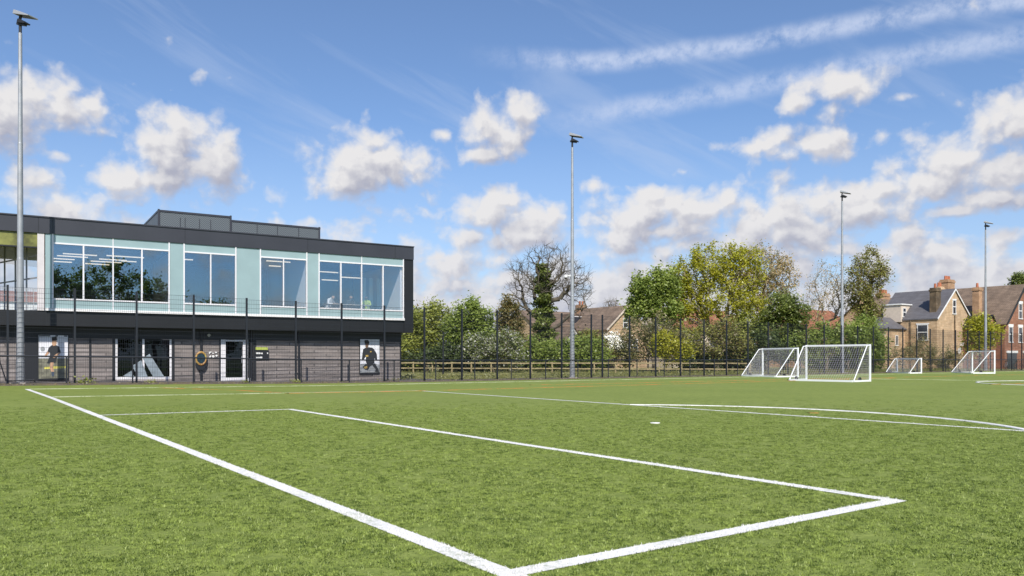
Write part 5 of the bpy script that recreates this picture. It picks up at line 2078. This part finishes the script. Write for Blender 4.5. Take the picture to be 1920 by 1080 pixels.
# pale brick terrace behind the centre mast
h5 = house_at('terraced_house', 'tan brick terrace with brown roof, white dormer and chimney behind the centre mast', 1040, 112)
block(h5, -3.5, 10.3, 0, 7, 5.9, 8.0, 'x', M['yellow_brick'], M['brown_tile'])
chimney(h5, 7.6, 3.2, 1.3, 0.9, 6.5, 9.3, 2, M['orange_brick'])
b = MB()
b.box(3.2, 6.8, 0.6, 3.2, 6.0, 7.7)
dd_ = b.build('dormer', M['brown_tile'], h5)
hwin(dd_, 'f', 5.0, 6.3, 3.0, 1.1, 0.6, sash=False)
hwin(h5, 'f', 0.6, 3.2, 1.2, 1.6, 0.0)
hwin(h5, 'f', 4.5, 3.2, 1.2, 1.6, 0.0)
h6 = house_at('terraced_house', 'pale brick gable house with white bargeboard at right of the tan terrace', 1138, 108)
block(h6, 0, 7.5, 0, 9, 5.3, 8.5, 'y', M['yellow_brick'], M['brown_tile'])
barge(h6, 0, 7.5, -0.28, 5.3, 8.5, M['render_cream'], w=0.22)
hwin(h6, 'f', 3.4, 5.6, 0.9, 1.3, 0.0)
hwin(h6, 'f', 2.0, 2.4, 1.1, 1.6, 0.0)
hwin(h6, 'f', 5.2, 2.4, 1.1, 1.6, 0.0)
h7 = house_at('garden_house', 'small white rendered gable building behind the centre mast base', 1059, 96)
block(h7, 0, 2.8, 0, 5, 3.4, 5.0, 'y', M['render_white'], M['brown_tile'], 0.2)
# houses half hidden by the central clump
h8 = house_at('terraced_house', 'cream house with orange red tiled roof half hidden by the central trees', 1262, 116)
block(h8, 0, 16, 0, 8, 5.4, 8.8, 'x', M['render_cream'], M['red_tile'])
chimney(h8, 6.0, 4, 1.4, 0.9, 8.0, 10.4, 2, M['orange_brick'])
for x in (1.5, 5.0, 8.5, 12.0):
    hwin(h8, 'f', x, 3.2, 1.3, 1.6, 0.0)
    hwin(h8, 'f', x, 0.6, 1.5, 1.6, 0.0)
block(h8, 9.5, 14.5, -2.5, -0.01, 5.2, 7.8, 'y', M['render_cream'], M['red_tile'])
hwin(h8, 'f', 12.0, 5.6, 0.9, 1.2, -2.5)
hwin(h8, 'f', 12.0, 2.8, 1.6, 1.6, -2.5)
h9 = house_at('terraced_house', 'house with orange tiled roof showing between the slim pale tree and third mast', 1505, 114)
block(h9, 0, 13, 0, 8, 5.6, 8.6, 'x', M['orange_brick'], M['red_tile'])
for x in (2.0, 6.0, 10.0):
    hwin(h9, 'f', x, 3.0, 1.2, 1.7, 0.0)
# far building seen past the terrace
h10 = house_at('distant_house', 'far white rendered house seen under the clubhouse canopy', 8, 96, -0.06)
block(h10, -2.5, 3.5, 0, 8, 8.2, 9.6, 'x', M['render_white'], M['red_tile'])
hwin(h10, 'f', 0.4, 5.4, 1.2, 1.6, 0.0)

# brick garden wall in front of the houses
gw_ = thing('garden_wall', 'low orange brick garden wall below the pale brick terrace', 'wall', base_at(1118, 94), FIELD)
b = MB()
b.box(0, 3.2, 0, 0.25, -0.2, 1.2)
b.build('brickwork', M['orange_brick'], gw_)
b = MB()
b.box(-0.03, 3.23, -0.03, 0.28, 1.202, 1.28)
b.build('coping', M['concrete'], gw_)


# ------------------------------------------------------------------ small things
def bicycle(label, px, Y, rz):
    r = thing('bicycle', label, 'bicycle', base_at(px, Y, 0.0), rz, 'bicycles parked by the red brick house')
    for x in (-0.52, 0.52):
        w = MB()
        n = 24
        for i in range(n):
            a0_, a1_ = 2 * math.pi * i / n, 2 * math.pi * (i + 1) / n
            w.tube((x + 0.33 * math.cos(a0_), 0, 0.345 + 0.33 * math.sin(a0_)), (x + 0.33 * math.cos(a1_), 0, 0.345 + 0.33 * math.sin(a1_)), 0.02, n=6, cap=False)
        for i in range(8):
            a0_ = math.pi * i / 8
            w.tube((x + 0.32 * math.cos(a0_), 0, 0.345 + 0.32 * math.sin(a0_)), (x - 0.32 * math.cos(a0_), 0, 0.345 - 0.32 * math.sin(a0_)), 0.004, n=4, cap=False)
        w.build('wheel', M['rubber'], r)
    f = MB()
    for p, q_ in (((-0.52, 0, .345), (-0.05, 0, .30)), ((-0.05, 0, .30), (-0.2, 0, .82)), ((-0.2, 0, .80), (0.33, 0, .80)), ((-0.05, 0, .30), (0.36, 0, .72)),
                  ((0.52, 0, .345), (0.32, 0, .92)), ((-0.52, 0, .345), (-0.18, 0, .76))):
        f.tube(p, q_, 0.018, n=8)
    f.build('frame', M['red_tile'] if 'red' in label else M['galv'], r)
    s = MB()
    s.box(-0.33, -0.08, -0.06, 0.06, 0.86, 0.92)
    s.build('saddle', M['rubber'], r, bevel=0.02)
    s = MB()
    s.tube((0.31, -0.27, 0.96), (0.31, 0.27, 0.96), 0.014, n=8)
    s.tube((0.32, 0, 0.90), (0.31, 0, 0.97), 0.014, n=8)
    s.build('handlebar', M['rubber'], r)
    return r


bicycle('dark bicycle parked beyond the fence at right edge', 1887, 90, R(40))
bicycle('second bicycle with red frame leaning by the bins at right edge', 1908, 91, R(20))
mf = thing('tubular_stand', 'low black tubular frame standing by the foot of the nearest mast', 'frame', base_at(22, 33.0, 0.24), FIELD)
b = MB()
b.tube((-0.45, -0.1, 0.95), (-0.2, -0.15, 0.05), 0.025, n=8)
b.tube((-0.2, -0.15, 0.05), (0.75, -0.15, 0.09), 0.025, n=8)
b.tube((-0.8, 0, 0.98), (-0.45, -0.1, 0.95), 0.025, n=8)
b.tube((0.75, -0.15, 0.09), (0.85, 0.3, 0.0), 0.025, n=8)
b.build('tube_frame', M['fence'], mf)
mpst = thing('metal_post', 'lone dark metal post on the grass right of the clubhouse', 'post', base_at(831, 58, -0.06))
b = MB()
b.tube((0, 0, 0), (0, 0, 3.2), 0.06, 0.05, 10)
b.build('post', M['fence'], mpst)


def weed(px, b_, sz, label):
    a = a_at(px, b_)
    r = thing('weed', label, 'weed', fw(a, b_, gz(a, b_)), 0, 'weeds along the foot of the fence')
    n = 70
    C = RNG.normal(size=(n, 3)) * np.array([sz, sz * .6, sz * 0.5])
    C[:, 2] = np.abs(C[:, 2]) + 0.02
    Vv, Fq = leaf_quads(C, sz * 0.28, up=0.1)
    np_mesh('leaves', Vv, Fq, LM['spring'], r)


weed(160, 38.2, 0.22, 'largest green weed by the mesh fence, right of the running player poster')
weed(284, 38.2, 0.13, 'small weed below the wide dark ground floor window')
weed(556, 38.2, 0.16, 'weed at the foot of the drainpipe right of the notice board')
weed(460, 38.2, 0.12, 'weed at the foot of the white door frame')

# rough verge grass tufts (one mass)
C = []
for _ in range(5200):
    a = random.uniform(-12, 90)
    b_ = 36.55 + abs(random.gauss(0, 0.22))
    C.append(tuple(fw(a, b_, gz(a, b_) + random.uniform(0.0, 0.07))))
Vv, Fq = leaf_quads(np.array(C), 0.045, up=0.0, aspect=0.25)
tag(np_mesh('verge_grass', Vv, Fq, leaf_mat('dry_grass', (0.09, 0.09, 0.03), (0.17, 0.13, 0.06))),
    'thin dry grass along the edge of the turf', 'grass', kind='stuff')
C = []
for _ in range(26000):
    a = random.uniform(20, 95)
    b_ = random.uniform(39.7, 70) if random.random() < 0.6 else random.uniform(39.7, 48)
    C.append(tuple(fw(a, b_, -0.06 + random.uniform(0.0, 0.22))))
Vv, Fq = leaf_quads(np.array(C), 0.10, up=0.0, aspect=0.22)
tag(np_mesh('rough_grass', Vv, Fq, leaf_mat('meadow_grass', (0.10, 0.115, 0.028), (0.17, 0.155, 0.055))),
    'rough unmown grass between the mesh fence and the trees', 'grass', kind='stuff')
